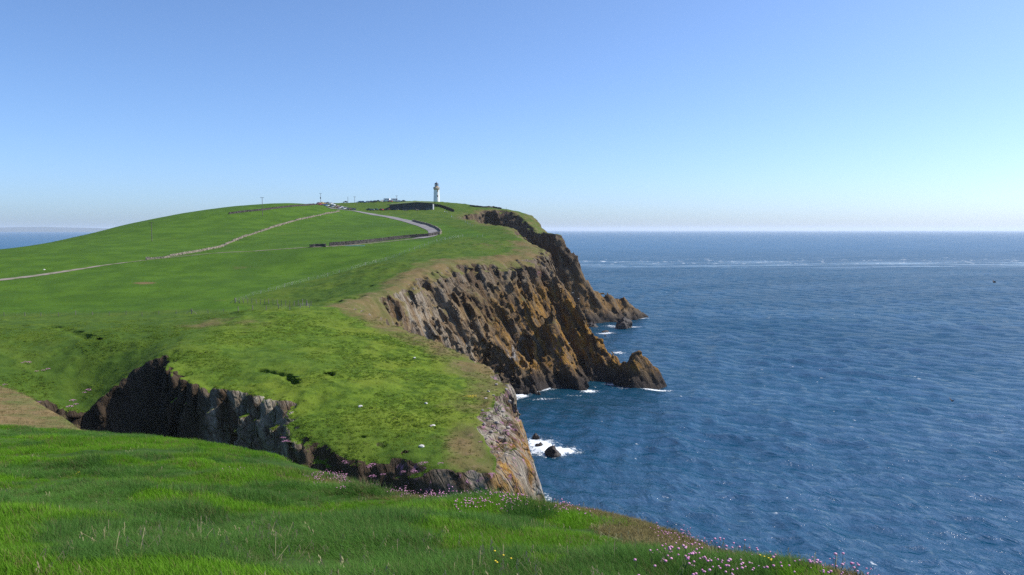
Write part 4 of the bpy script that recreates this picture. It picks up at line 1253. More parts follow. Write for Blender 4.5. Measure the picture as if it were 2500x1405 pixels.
# ------------------------------------------------------------------ fences
M_POST = plain('weathered_post', (0.20, 0.175, 0.145), 0.9, var=0.25, scale=6)
M_POSTL = plain('pale_post', (0.46, 0.44, 0.40), 0.85, var=0.15, scale=6)
M_WIRE = plain('fence_wire', (0.25, 0.25, 0.26), 0.5, 0.7)
def post_mesh(h, w, mat, nm='post'):
    b = BM(); b.box((0, 0, h * 0.5 - 0.2), (w, w, h + 0.4), taper=0.92); b.box((0, 0, h + 0.02), (w * 0.86, w * 0.86, 0.05), taper=0.4)
    return b.mesh(nm, mat)
def fence(pix, label, h=1.15, w=0.11, mat=None, strainers=(), wires=4, name='wire_fence'):
    P = np.array([on_land(*p) for p in pix]); o0 = P[0].copy(); o0[2] = ground(o0[0], o0[1])
    root = empty(name, o0); tag(root, label, 'fence')
    G = np.array([(p[0], p[1], ground(p[0], p[1])) for p in P]) - o0
    me = post_mesh(h, w, mat or M_POST)
    for i, g in enumerate(G):
        o = obj('post', me, root, g); o.rotation_euler = (random.gauss(0, 0.03), random.gauss(0, 0.03), random.random())
    b = BM()
    for k in range(wires):
        z = h * (0.25 + 0.7 * k / max(1, wires - 1))
        b.tube([(g[0], g[1] - w * 0.6, g[2] + z) for g in G], 0.006, 4)
    obj('wire', b.mesh('wire', M_WIRE), root)
    for i in strainers:
        d = (G[min(i + 1, len(G) - 1)] - G[max(i - 1, 0)]); d[2] = 0; d /= np.linalg.norm(d) + 1e-9
        b = BM(); g = G[i]
        b.box((g[0], g[1], g[2] + 0.65), (0.2, 0.2, 1.7), taper=0.9)
        for sgn in (-1, 1):
            e = g + d * 1.5 * sgn; e[2] = ground(e[0] + o0[0], e[1] + o0[1]) - o0[2] - 0.1
            b.tube([(g[0], g[1], g[2] + 1.1), tuple(e)], 0.06, 6)
        obj('strainer_post', b.mesh('strainer_post', mat or M_POST), root)
    return root
fence([(-40,775),(10,774.5),(61,774),(100,774),(143,774),(185,773.5),(226,773),(267,772.5),(308,772),(347,771.5),(388,770.5),(430,769.5),(468,768.5),(508,766.5),(546,765.5),(582,764.5),(617,763.5),(650,762.5),(680,761),(708,759.5),(733,757.5),(756,755)], 'wire fence on thin posts along the dip between the green slope and the field', 1.05, 0.12, M_POST, (12,))
fence([(574 + 10.3 * i, 741.5 + 0.35 * i) for i in range(19)], 'short fence of close set posts at the lower corner of the field', 1.55, 0.13, M_POST, (0, 17))
dg = []
P_ = np.array([(576,739),(601,731),(618,724.5),(637,719.5),(656,713.5),(675,708),(695,702),(713,697.5),(733,692.5),(754,687),(776,682)], float)
dg = [tuple(p) for p in P_] + [(800,675.5),(828,668),(858,660),(892,650),(918,643),(942,636),(962,630),(975,624),(988,618.5),(1000,613.5),(1012,609),(1024,605.5),(1036,601.5),(1047,598),(1057,595),(1067,592.5),(1077,590),(1087,587.5),(1097,585),(1107,583),(1118,581.5),(1130,580),(1142,579.5),(1154,579),(1166,579.5),(1178,580)]
fence(dg, 'long wire fence climbing between the bright field and the rough cliff top grass', 1.15, 0.085, M_POSTL)
fence([(1118,533),(1124,536.5),(1130,540),(1136,543.5),(1142,547),(1148,551),(1154,554.5)], 'short pale post fence running down the far slope near the walkers', 1.2, 0.14, M_POSTL)
fence([(1036,513),(1041,513.5),(1045,513.5),(1048,514),(1052,514.5)], 'row of short pale posts on the grass before the low slate building', 1.3, 0.2, M_POSTL, wires=2)

# ------------------------------------------------------------------ utility poles
M_POLE = plain('pole_timber', (0.16, 0.14, 0.125), 0.9, var=0.2)
M_DARKMETAL = plain('dark_metal', (0.05, 0.055, 0.06), 0.5, 0.4)
INSUL = BM().lathe([(0.05, 0), (0.09, 0.06), (0.05, 0.12), (0.085, 0.18), (0.03, 0.3)], 8).mesh('insulator', M_DARKMETAL)
def utility_pole(px, py, top, label, arm=True, box=False, grp='utility poles on the headland'):
    p = on_land(px, py); p[2] = ground(p[0], p[1]); d = p[1]; h = max(5.5, (py - top) * d / FPX)
    root = empty('utility_pole', p, random.uniform(-0.2, 0.2)); tag(root, label, 'pole', grp)
    obj('pole', BM().tube([(0, 0, -0.5), (0, 0, h * 0.5), (0, 0, h)], [0.17, 0.145, 0.115], 10).mesh('pole', M_POLE), root)
    if arm:
        a = obj('cross_arm', BM().box((0, -0.16, h - 0.25), (2.2, 0.14, 0.16)).mesh('cross_arm', M_POLE), root)
        for x in (-0.95, 0.0, 0.95): obj('insulator', INSUL, a, (x, -0.16, h - 0.17))
    if box:
        b = BM(); b.box((0, -0.38, h * 0.57), (0.75, 0.5, 1.15)); b.box((0, -0.38, h * 0.57 + 0.62), (0.5, 0.35, 0.12))
        obj('transformer', b.mesh('transformer', M_DARKMETAL, bevel=0.03), root)
    return root
utility_pole(371, 589, 543, 'wooden pole with cross arm standing lowest on the open green hillside')
utility_pole(641, 527, 482, 'wooden pole with cross arm standing near the stone wall on the skyline')
utility_pole(783, 499, 472, 'wooden pole carrying a dark transformer box behind the parked cars', box=True)
utility_pole(849.5, 498, 480, 'plain wooden pole without cross arm beside the car park gap', arm=False)
utility_pole(866, 497, 481, 'pole with cross arm at the start of the upper car row')
utility_pole(968.5, 494, 480.5, 'small distant pole with cross arm behind the white motorhomes')

# ------------------------------------------------------------------ vehicles
def paint(name, c):
    b = MB(name); b.set(Base_Color=c, Roughness=0.32, Specular_IOR_Level=0.5, Coat_Weight=0.4, Coat_Roughness=0.1)
    return b.m
M_GLASS = plain('vehicle_glass', (0.015, 0.02, 0.025), 0.1, var=0.02, spec=0.6)
M_TYRE = plain('tyre', (0.02, 0.02, 0.02), 0.85)
M_RIM = plain('wheel_rim', (0.35, 0.35, 0.36), 0.35, 0.7)
M_LAMP = plain('headlamp_glass', (0.7, 0.7, 0.68), 0.2)
PAINT = {k: paint('paint_' + k, c) for k, c in dict(white=(0.80,0.80,0.79), silver=(0.42,0.44,0.46), grey=(0.17,0.18,0.20), black=(0.02,0.021,0.024), navy=(0.022,0.035,0.085), blue=(0.06,0.15,0.34), teal=(0.04,0.19,0.22), red=(0.46,0.025,0.03), maroon=(0.14,0.02,0.03), green=(0.025,0.075,0.05), brown=(0.13,0.065,0.035), yellow=(0.75,0.46,0.05), orange=(0.55,0.20,0.03), tan=(0.36,0.27,0.15)).items()}
def wheels(root, xs, tr, r):
    b = BM().tube([(-0.1, 0, 0), (0.1, 0, 0)], r, 16); wm = b.mesh('wheel', M_TYRE)
    rm = BM().tube([(-0.105, 0, 0), (0.105, 0, 0)], r * 0.6, 12).mesh('rim', M_RIM)
    for y in xs:
        for x in (-tr, tr):
            w = obj('wheel', wm, root, (x, y, r)); obj('rim', rm, w)
def car_proto(estate):
    root = empty('parked_car', (0, 0, 0)); tag(root, 'x', 'car')
    b = BM()
    body = [(-2.1, 0.3), (2.08, 0.3), (2.12, 0.62), (1.98, 0.82), (0.95, 0.92), (-1.75 if not estate else -2.0, 0.95), (-2.12, 0.86), (-2.15, 0.5)]
    b.prism(body, -0.86, 0.86)
    obj('body', b.mesh('body', PAINT['white'], bevel=0.05), root)
    roofy = (-1.0, 0.25) if not estate else (-1.75, 0.3)
    b = BM(); w0, w1 = 0.8, 0.63
    V = [b.b.verts.new(v) for v in [(-w0, 0.98, 0.90), (w0, 0.98, 0.90), (w0, roofy[0] - 0.55, 0.92), (-w0, roofy[0] - 0.55, 0.92), (-w1, roofy[1], 1.40), (w1, roofy[1], 1.40), (w1, roofy[0], 1.43), (-w1, roofy[0], 1.43)]]
    for f in ((0, 1, 5, 4), (1, 2, 6, 5), (2, 3, 7, 6), (3, 0, 4, 7)): b.b.faces.new([V[i] for i in f])
    obj('window', b.mesh('window', M_GLASS), root)
    b = BM().prism([(roofy[1] + 0.06, 1.40), (roofy[1] - 0.1, 1.47), (roofy[0] + 0.1, 1.48), (roofy[0] - 0.06, 1.42)], -0.66, 0.66)
    obj('roof', b.mesh('roof', PAINT['white'], bevel=0.02), root)
    for x in (-0.6, 0.6):
        obj('headlight', BM().box((x, 2.07, 0.68), (0.38, 0.1, 0.16)).mesh('headlight', M_LAMP), root)
    wheels(root, (-1.3, 1.32), 0.78, 0.31)
    return root
def van_proto():
    root = empty('motorhome', (0, 0, 0)); tag(root, 'x', 'motorhome')
    b = BM(); b.prism([(-3.2, 0.45), (3.0, 0.45), (3.05, 0.95), (2.3, 1.15), (1.75, 1.85), (2.1, 2.05), (2.0, 2.75), (1.6, 2.9), (-3.2, 2.9)], -1.1, 1.1)
    obj('body', b.mesh('body', PAINT['white'], bevel=0.06), root)
    b = BM(); b.poly([(-0.9, 2.27, 1.22), (0.9, 2.27, 1.22), (0.86, 1.84, 1.83), (-0.86, 1.84, 1.83)]); 
    obj('windscreen', b.mesh('windscreen', M_GLASS), root)
    wm = BM().box((0, 0, 0), (0.02, 1.2, 0.55)).mesh('window', M_GLASS)
    for x in (-1.11, 1.11):
        for y in (-2.2, -0.2): obj('window', wm, root, (x, y, 1.95))
    wheels(root, (-2.0, 2.1), 0.95, 0.34)
    return root
CARP = {False: car_proto(False), True: car_proto(True)}; VANP = van_proto()
used = set()
def vehicle(px, py, colour, label, rz, kind='hatch', group='cars parked at the headland car park', scale=1.0):
    p = on_land(px, py); p[2] = ground(p[0], p[1]) + 0.12
    proto = VANP if kind == 'van' else CARP[kind == 'estate']
    if kind == 'van': group = 'white motorhomes on the skyline'
    if proto.name in used:
        o = dup(proto, p, rz, label, group)
    else:
        used.add(proto.name); o = proto; o.location = p; o.rotation_euler = (0, 0, rz); o['label'] = label; o['group'] = group
    for c in o.children:
        if c.name.split('.')[0] in ('body', 'roof') :
            c.material_slots[0].link = 'OBJECT'; c.material_slots[0].material = PAINT[colour]
    return o
rd = R(180)
LOW = [ # lower row, along the near edge of the car park
 (776,501,'maroon','maroon car at the far left end of the lower car row'),(783,501.5,'red','red car second from the left end of the lower row'),(790,502,'navy','navy car below the pole with the transformer'),(797,503.5,'blue','blue car between the navy and white cars, left part of lower row'),
 (803,505,'white','white car in the lower row beside the dark one'),(808,506,'black','black car left of the middle of the lower row'),(814,507,'silver','silver car in the middle of the lower row'),(820,508,'tan','pale tan car in front of the maroon estate'),
 (826,509,'maroon','maroon estate car near the middle of the lower row'),(832,510,'white','white car right of the maroon estate'),(838,511,'grey','grey car right of middle in the lower row'),(843,512,'white','white car fourth from the road end of the lower row'),
 (849,512.5,'navy','navy car third from the road end of the lower row'),(855,513,'brown','brown car second from the road end of the lower row'),(863,514.5,'black','dark car at the road end of the lower row')]
for i, (px, py, c, l) in enumerate(LOW): vehicle(px, py, c, l, rd + R(-25) + random.gauss(0, 0.12), 'estate' if i % 3 == 2 else 'hatch')
MID = [(779,498.5,'orange','orange car at the left end of the upper line of the car park'),(787,498.5,'yellow','yellow car beside the pole with the transformer'),(794,498.5,'tan','tan car right of the yellow one on the skyline'),(801,499.5,'grey','grey car behind the lower row on the skyline'),(809,500.5,'white','white car at the crest behind the lower row'),
 (815,503,'white','second white car stepping down from the crest'),(824,505.5,'tan','tan car behind the middle of the lower row'),(834,507.5,'white','white car behind the maroon estate'),(844,509.5,'white','white car at the right end of the back line')]
for px, py, c, l in MID: vehicle(px, py, c, l, R(-25) + random.gauss(0, 0.15))
SKY_ROW = [(843,496.5,'grey','lone grey car on the skyline between two poles'),(877,496,'teal','teal car at the left end of the upper row'),(885,496,'blue','light blue car second in the upper row'),(896,495.2,'white','white car third in the upper row'),(905,494.8,'navy','navy car in the middle of the upper row'),(914,494.5,'black','black car in the upper row left of the green one'),(922,494.2,'green','dark green car in the upper row'),(932,494,'white','white car left of the first motorhome'),(952,494,'red','red car in front of the large motorhome'),(972,494,'silver','silver car right of the large motorhome'),(984,494,'black','black car alone at the right end of the upper row')]
for i, (px, py, c, l) in enumerate(SKY_ROW): vehicle(px, py, c, l, R(90) + random.gauss(0, 0.3), 'estate' if i % 2 else 'hatch')
vehicle(943, 493.8, 'white', 'smaller white motorhome left of the red car', R(75), 'van')
vehicle(961, 493.5, 'white', 'large white motorhome right of the red car', R(105), 'van')
for px, py, c, l in [(900,515.5,'black','black car nearest the road left of the slate building'),(907.5,516,'grey','grey car second from the road by the slate building'),(917,515.5,'green','dark green car between grey and red cars by the building'),(930,515,'red','bright red car left of the slate building'),(945,514.5,'maroon','maroon car against the left end of the slate building')]:
    vehicle(px, py, c, l, R(70) + random.gauss(0, 0.2), group='cars parked beside the low slate building')

# ------------------------------------------------------------------ low slate building with turf roof
M_SLATE = plain('slate_wall', (0.055, 0.06, 0.072), 0.75, var=0.2, scale=1.5)
M_SLATED = plain('dark_opening', (0.012, 0.014, 0.018), 0.25, var=0.02)
M_TURF = plain('roof_turf', (0.115, 0.155, 0.045), 0.95, var=0.3, scale=0.8)
M_WHITE = plain('white_render', (0.88, 0.88, 0.86), 0.8, var=0.04)
M_FASCIA = plain('fascia', (0.07, 0.085, 0.10), 0.6)
a_, b2_ = on_land(952, 513.5), on_land(1056, 513.5)
bl = empty('visitor_building', (0, 0, 0))
a_[1] = b2_[1] = 0.5 * (a_[1] + b2_[1]); a_[0] = (952 - 1250) / FPX * a_[1]; b2_[0] = (1056 - 1250) / FPX * b2_[1]
W_ = b2_[0] - a_[0]; bz = min(ground(a_[0], a_[1]), ground(b2_[0], b2_[1])) - 0.3
sc_ = a_[1] / FPX
bl.location = (a_[0], a_[1], bz)
def bz_at(py): return EYE + (562.2 - py) * sc_ - bz
tag(bl, 'long low dark slate building with a turf roof at the hilltop', 'building')
TL, TM, TR = bz_at(502.0), bz_at(496.6), bz_at(498.0)
prof = [(0, TL), (W_ * 0.62, TM), (W_, TR)]
b = BM()
for (x0, z0), (x1, z1) in zip(prof[:-1], prof[1:]):
    b.poly([(x0, 0, -1), (x1, 0, -1), (x1, 0, z1), (x0, 0, z0)]); b.poly([(x1, 9, -1), (x0, 9, -1), (x0, 9, z0), (x1, 9, z1)])
b.poly([(0, 9, -1), (0, 0, -1), (0, 0, TL), (0, 9, TL)]); b.poly([(W_, 0, -1), (W_, 9, -1), (W_, 9, TR), (W_, 0, TR)])
obj('wall', b.mesh('wall', M_SLATE), bl)
b = BM(); ov = 1.6
RT = [(-ov, TL + 0.1), (W_ * 0.62, TM + 0.25), (W_ + 0.9, TR + 0.15)]; PK = [(-ov, TL + 0.5), (W_ * 0.3, bz_at(493.3)), (W_ * 0.64, bz_at(491.2)), (W_ + 0.9, bz_at(494.2))]
top_f = [(-ov, TL + 0.35), (W_ * 0.3, 0.5 * (TL + TM) + 0.42), (W_ * 0.64, TM + 0.55), (W_ + 0.9, TR + 0.45)]
for i in range(3):
    b.poly([(top_f[i][0], -1.0, top_f[i][1]), (top_f[i + 1][0], -1.0, top_f[i + 1][1]), (PK[i + 1][0], 9, PK[i + 1][1]), (PK[i][0], 9, PK[i][1])])
    b.poly([(PK[i][0], 9, PK[i][1]), (PK[i + 1][0], 9, PK[i + 1][1]), (PK[i + 1][0], 22, bz_at(494.8)), (PK[i][0], 22, bz_at(495.5))])
obj('roof', b.mesh('roof', M_TURF), bl)
b = BM()
for i in range(3):
    (x0, z0), (x1, z1) = top_f[i], top_f[i + 1]
    b.poly([(x0, -1.003, z0 - 0.4), (x1, -1.003, z1 - 0.4), (x1, -1.003, z1 + 0.03), (x0, -1.003, z0 + 0.03)]); b.poly([(x0, -1.0, z0 - 0.4), (x0, 0, z0 - 0.4), (x1, 0, z1 - 0.4), (x1, -1.0, z1 - 0.4)])
obj('fascia', b.mesh('fascia', M_FASCIA), bl)
dm = BM().box((0, -0.04, 1.9), (2.2, 0.08, 3.4)).mesh('door', M_SLATED)
obj('door', dm, bl, (W_ * 0.27, 0, 0)); obj('door', dm, bl, (W_ * 0.79, 0, -0.3))
wmsh = BM().box((0, -0.04, 2.5), (2.6, 0.08, 1.2)).mesh('window', M_SLATED)
for k in (0.38, 0.48, 0.58, 0.68): obj('window', wmsh, bl, (W_ * k, 0, 0.4))
pm = BM().box((0, -0.03, 2.0), (0.09, 0.06, 4.0)).mesh('wall_batten', M_FASCIA)
for k in (0.05, 0.1, 0.15, 0.2, 0.33, 0.43, 0.53, 0.63, 0.73, 0.86, 0.92): obj('wall_batten', pm, bl, (W_ * k, 0, 0))
b = BM(); b.box((W_ + 0.3, 4.5, TR * 0.5 - 0.5), (0.5, 8.6, TR + 0.2))
obj('gable_wall', b.mesh('gable_wall', plain('gable_render', (0.36, 0.37, 0.39), 0.8)), bl)
# picnic tables before it
M_TABLE = plain('pale_timber', (0.52, 0.47, 0.38), 0.8, var=0.15)
b = BM(); b.box((0, 0, 0.75), (1.9, 0.75, 0.06))
tm = b.mesh('table_top', M_TABLE)
bm_ = BM(); bm_.box((0, 0.72, 0.45), (1.9, 0.28, 0.05)); benchm = bm_.mesh('bench', M_TABLE)
lg = BM(); lg.box((0.7, 0, 0.36), (0.07, 1.5, 0.08)); lg.box((0.7, 0.38, 0.34), (0.08, 0.08, 0.8), rx=0.35); lg.box((0.7, -0.38, 0.34), (0.08, 0.08, 0.8), rx=-0.35); legm = lg.mesh('leg_frame', M_TABLE)
for k, (px, l) in enumerate([(972,'pale picnic table nearest the left end of the slate building'),(988,'pale picnic table by the first doorway of the slate building'),(994,'pale picnic table right of the first doorway'),(1019,'pale picnic table before the middle windows')]):
    x = (px - 1250) / FPX * (a_[1] - 4); t = empty('picnic_table', (x, a_[1] - 4, ground(x, a_[1] - 4)), 0.2 * k)
    tag(t, l, 'table', 'picnic tables outside the slate building')
    obj('table_top', tm, t); obj('bench', benchm, t); o = obj('bench', benchm, t); o.rotation_euler = (0, 0, math.pi); obj('leg_frame', legm, t); o = obj('leg_frame', legm, t); o.rotation_euler = (0, 0, math.pi)

# ------------------------------------------------------------------ lighthouse
M_OCHRE = plain('ochre_trim', (0.46, 0.30, 0.13), 0.75)
M_LANT = plain('lantern_metal', (0.045, 0.06, 0.085), 0.4, 0.3)
M_LENS = plain('lens_glass', (0.10, 0.13, 0.16), 0.1, spec=0.8)
M_GALL = plain('gallery_stone', (0.60, 0.53, 0.42), 0.8)
lp = at(1066, 503, 886); lz = ground(lp[0], lp[1])
lh = empty('lighthouse', (lp[0], lp[1], lz)); tag(lh, 'tall white lighthouse tower with dark domed lantern on the skyline', 'lighthouse')
u = 886 / FPX; H0 = EYE + (562.2 - 502) * u - lz         # where its foot shows over the ground in front
def lv(py): return EYE + (562.2 - py) * u - lz
obj('tower', BM().lathe([(3.6, -2.0), (3.55, 0.5), (3.2, lv(480)), (2.95, lv(464)), (3.0, lv(463.5))], 40).mesh('tower', M_WHITE), lh)
obj('gallery', BM().lathe([(3.0, lv(463.6)), (3.25, lv(462.6)), (3.7, lv(462)), (3.7, lv(461.4)), (3.35, lv(461.2)), (3.35, lv(458.6)), (2.4, lv(458.4))], 40).mesh('gallery', M_GALL), lh)
obj('corbel_band', BM().lathe([(3.05, lv(464.9)), (3.2, lv(464.6)), (3.2, lv(463.7)), (3.02, lv(463.5))], 40).mesh('corbel_band', M_OCHRE), lh)
b = BM()
for k in range(20):
    a = k * math.pi / 10; b.tube([(3.5 * math.cos(a), 3.5 * math.sin(a), lv(461.3)), (3.5 * math.cos(a), 3.5 * math.sin(a), lv(458.8))], 0.05, 5)
for zz in (lv(460), lv(458.8)): b.tube([(3.5 * math.cos(a * 0.2), 3.5 * math.sin(a * 0.2), zz) for a in range(0, 33)], 0.05, 5)
obj('railing', b.mesh('railing', M_LANT), lh)
obj('murette', BM().lathe([(2.1, lv(460.5)), (2.1, lv(456.8))], 24).mesh('murette', M_OCHRE), lh)
b = BM()
for k in range(12):
    a = k * math.pi / 6; b.tube([(2.0 * math.cos(a), 2.0 * math.sin(a), lv(456.8)), (2.0 * math.cos(a), 2.0 * math.sin(a), lv(451.4))], 0.09, 5)
b.lathe([(2.05, lv(454.2)), (2.12, lv(454.1)), (2.05, lv(454.0))], 24, cap=False)
obj('astragal', b.mesh('astragal', M_LANT), lh)
gl = MB('lantern_pane'); gl.set(Base_Color=(0.75, 0.82, 0.88), Roughness=0.08, Alpha=0.35)
obj('lantern_pane', BM().lathe([(1.93, lv(456.7)), (1.93, lv(451.5))], 12, cap=False).mesh('lantern_pane', gl.m), lh)
obj('lens', BM().lathe([(0.4, lv(456.8)), (0.95, lv(455.8)), (1.1, lv(454.2)), (0.95, lv(452.8)), (0.4, lv(452))], 16).mesh('lens', M_LENS), lh)
obj('dome', BM().lathe([(2.3, lv(451.5)), (2.3, lv(451)), (1.95, lv(449.6)), (1.3, lv(448.4)), (0.5, lv(447.8)), (0.42, lv(446.9)), (0.2, lv(446.5)), (0.07, lv(444.3))], 24).mesh('dome', M_LANT), lh)
for py, w in ((480.5, 0.8), (467.5, 0.6)):
    a = R(-62); rr = 3.12
    o = obj('window_surround', BM().box((0, 0, 0), (w * 1.4, 0.3, 2.2)).mesh('window_surround', M_OCHRE), lh, (rr * math.cos(a), rr * math.sin(a), lv(py)), (0, 0, a + math.pi / 2))
    obj('window', BM().box((0, -0.16, 0), (w * 0.7, 0.06, 1.5)).mesh('window', M_SLATED), o)
# small pale flat roofed hut on the skyline right of it
p = at(1128, 502, 800); hz = ground(p[0], p[1])
hut = empty('low_hut', (p[0], p[1], hz)); tag(hut, 'small pale flat roofed hut on the skyline right of the lighthouse', 'hut')
obj('wall', BM().box((0, 0, 0.4), (7.0, 4, 1.6)).mesh('wall', plain('hut_wall', (0.5, 0.47, 0.42), 0.8)), hut)
obj('roof', BM().box((0, 0, 1.33), (7.6, 4.6, 0.26)).mesh('roof', plain('hut_roof', (0.32, 0.34, 0.36), 0.7)), hut)

# ------------------------------------------------------------------ walkers (skin-modifier figures)
SKIN = plain('skin', (0.48, 0.29, 0.20), 0.6); HAIR = plain('hair', (0.05, 0.03, 0.02), 0.8)
def person(px, py, top_c, leg_c, label, rz=0.0, stride=0.22):
    p = on_land(px, py); p[2] = ground(p[0], p[1])
    J = [((0,0,0.95),0.145),((0,0.01,1.18),0.13),((0,0,1.42),0.15),((0,0.01,1.53),0.062),((0,0.02,1.62),0.098),((0,0.02,1.72),0.085),
         ((0.2,0,1.40),0.062),((0.26,-0.06,1.13),0.05),((0.25,0.08,0.90),0.038),((-0.2,0,1.40),0.062),((-0.26,0.06,1.13),0.05),((-0.25,-0.05,0.90),0.038),
         ((0.1,stride*0.4,0.52),0.068),((0.1,stride*0.7,0.09),0.05),((0.1,stride*0.7+0.17,0.04),0.042),((-0.1,-stride*0.3,0.52),0.068),((-0.1,-stride*0.9,0.09),0.05),((-0.1,-stride*0.9+0.17,0.04),0.042)]
    E = [(0,1),(1,2),(2,3),(3,4),(4,5),(2,6),(6,7),(7,8),(2,9),(9,10),(10,11),(0,12),(12,13),(13,14),(0,15),(15,16),(16,17)]
    me = bpy.data.meshes.new('person'); me.from_pydata([j[0] for j in J], E, [])
    o = obj('person', me, loc=p, rot=(0, 0, rz))
    m = o.modifiers.new('skin', 'SKIN'); m.use_smooth_shade = True
    for v, (c, r) in zip(me.skin_vertices[0].data, J): v.radius = (r, r); v.use_root = False
    me.skin_vertices[0].data[0].use_root = True
    s = o.modifiers.new('sub', 'SUBSURF'); s.levels = 1; s.render_levels = 1
    dg = bpy.context.evaluated_depsgraph_get(); dg.update()
    ev = bpy.data.meshes.new_from_object(o.evaluated_get(dg))
    o.modifiers.clear(); o.data = ev; ev.name = 'person'
    ev.materials.clear()
    for mt in (SKIN, plain('shirt', top_c, 0.8), plain('trousers', leg_c, 0.8), plain('shoes', (0.03, 0.03, 0.03), 0.7), HAIR): ev.materials.append(mt)
    for f in ev.polygons:
        c = f.center
        f.material_index = 3 if c.z < 0.1 else 2 if c.z < 0.98 and abs(c.x) < 0.19 else 0 if c.z < 0.93 else 1 if c.z < 1.5 else (4 if c.z > 1.7 or c.y < -0.02 and c.z > 1.6 else 0)
        f.use_smooth = True
    tag(o, label, 'person')
    return o
person(1085.5, 520.5, (0.72,0.70,0.68), (0.03,0.03,0.04), 'walker in white top on the left of a pair on the far slope', R(40))
person(1091, 522, (0.70,0.68,0.62), (0.05,0.045,0.04), 'walker in pale jacket on the right of the pair on the far slope', R(20))
person(1102.5, 532.5, (0.82,0.80,0.78), (0.62,0.58,0.52), 'walker dressed in white alone on the far green slope', R(160))
person(1236, 511.5, (0.03,0.035,0.05), (0.02,0.02,0.03), 'person in dark clothes standing on the cliff top skyline', R(80), 0.05)
person(1016, 515, (0.55,0.35,0.25), (0.1,0.1,0.14), 'person in rust top standing before the slate building', R(0), 0.05)
person(872, 498.5, (0.75,0.75,0.75), (0.1,0.12,0.2), 'person in white shirt beside the skyline pole', R(10), 0.05)

# ------------------------------------------------------------------ rocks in the sea and stones on the grass
M_SEAROCK = plain('sea_rock', (0.045, 0.036, 0.031), 0.7, var=0.4, scale=1.8)
M_SEAROCKB = plain('weathered_sea_rock', (0.085, 0.066, 0.05), 0.8, var=0.4, scale=1.8)
M_PALESTONE = plain('white_stone', (0.62, 0.59, 0.54), 0.85, var=0.15, scale=2)
M_GREYSTONE = plain('grey_stone', (0.30, 0.26, 0.23), 0.9, var=0.25, scale=2)
def sea_rock(px, py, sx, sy, sz, label, seed, mat=M_SEAROCK):
    c = sea_at(px, py); o = obj('sea_rock', rock_mesh('sea_rock', seed, mat, 3, 1.0, 0.55), loc=(c[0], c[1], -0.1), rot=(0, 0, seed))
    o.scale = (sx, sy, sz); tag(o, label, 'rock', 'rocks awash below the cliffs')
sea_rock(1349, 1112, 1.75, 1.6, 1.75, 'dark rounded rock ringed by surf below the near headland', 21)
sea_rock(1316, 1090, 0.9, 0.9, 1.0, 'small dark rock between the surf and the near headland', 22)
sea_rock(1309, 1070, 0.8, 0.9, 1.1, 'dark rock nearest the foot of the near headland', 25)
sea_rock(1391, 1108, 0.9, 0.7, 0.35, 'low rock barely showing at the right of the surf', 23)
sea_rock(1524, 801, 4.1, 3.6, 5.2, 'dark cone shaped islet off the far point', 24)
sea_rock(1478, 811, 2.2, 1.4, 0.8, 'low black skerry left of the cone shaped islet', 26)
sea_rock(1446, 798, 3.6, 2.5, 2.2, 'black rock at the foot of the far cliff', 27)
sea_rock(1290, 925, 1.4, 1.6, 3.0, 'white streaked rock fang at the mouth of the dark inlet', 28, M_SEAROCKB)
def stone(px, py, w, label, seed, mat=M_PALESTONE, grp='pale stones scattered over the grass slope'):
    p = on_land(px, py); o = obj('stone', rock_mesh('stone', seed, mat, 2, 0.75, 0.4), loc=(p[0], p[1], ground(p[0], p[1]) + w * 0.12), rot=(0, 0, seed))
    o.scale = (w, w * 0.8, w * 0.8); tag(o, label, 'stone', grp)
stone(1030, 1098, 0.38, 'white boulder lowest on the green slope, largest of the pale stones', 41)
stone(880, 997, 0.34, 'flat white stone lying furthest left on the green slope', 42)
stone(1040, 986, 0.28, 'white stone beside the leafy patch in mid slope', 43)
stone(1058, 1043, 0.27, 'grey white stone between the boulder and the brown turf', 44)
stone(1012, 880, 0.22, 'small white stone highest on the green slope', 45)
stone(1052, 1045, 0.25, 'brown stone touching the grey white one', 46, M_GREYSTONE)
EDGE_L = ['at the top left of the stony patch', 'highest of the stony patch', 'right of the highest one', 'below the top left one', 'at the left margin, upper part', 'at the right margin, upper part', 'at the left margin, middle height', 'in the middle of the stony patch', 'left of the middle, among pink cushions', 'just under the middle one', 'at the left margin, lower part', 'at the right margin, largest of the stony patch', 'near the bottom, left of centre', 'near the bottom, right of centre', 'lowest of the stony patch']
for i, (px, py, w) in enumerate([(1193,958,0.35),(1212,941,0.4),(1236,952,0.4),(1205,966,0.3),(1186,976,0.35),(1244,984,0.45),(1178,1003,0.35),(1228,1008,0.45),(1196,1022,0.4),(1214,1034,0.45),(1182,1040,0.35),(1240,1046,0.5),(1200,1058,0.4),(1222,1072,0.45),(1188,1076,0.3)]):
    stone(px, py, w * 0.75, 'weathered grey stone at the seaward edge, ' + EDGE_L[i], 50 + i, M_GREYSTONE, 'grey stones at the seaward edge of the near headland')
stone(108, 659, 0.45, 'lone white stone on the field above the track', 80, grp='pale stones scattered over the grass slope')

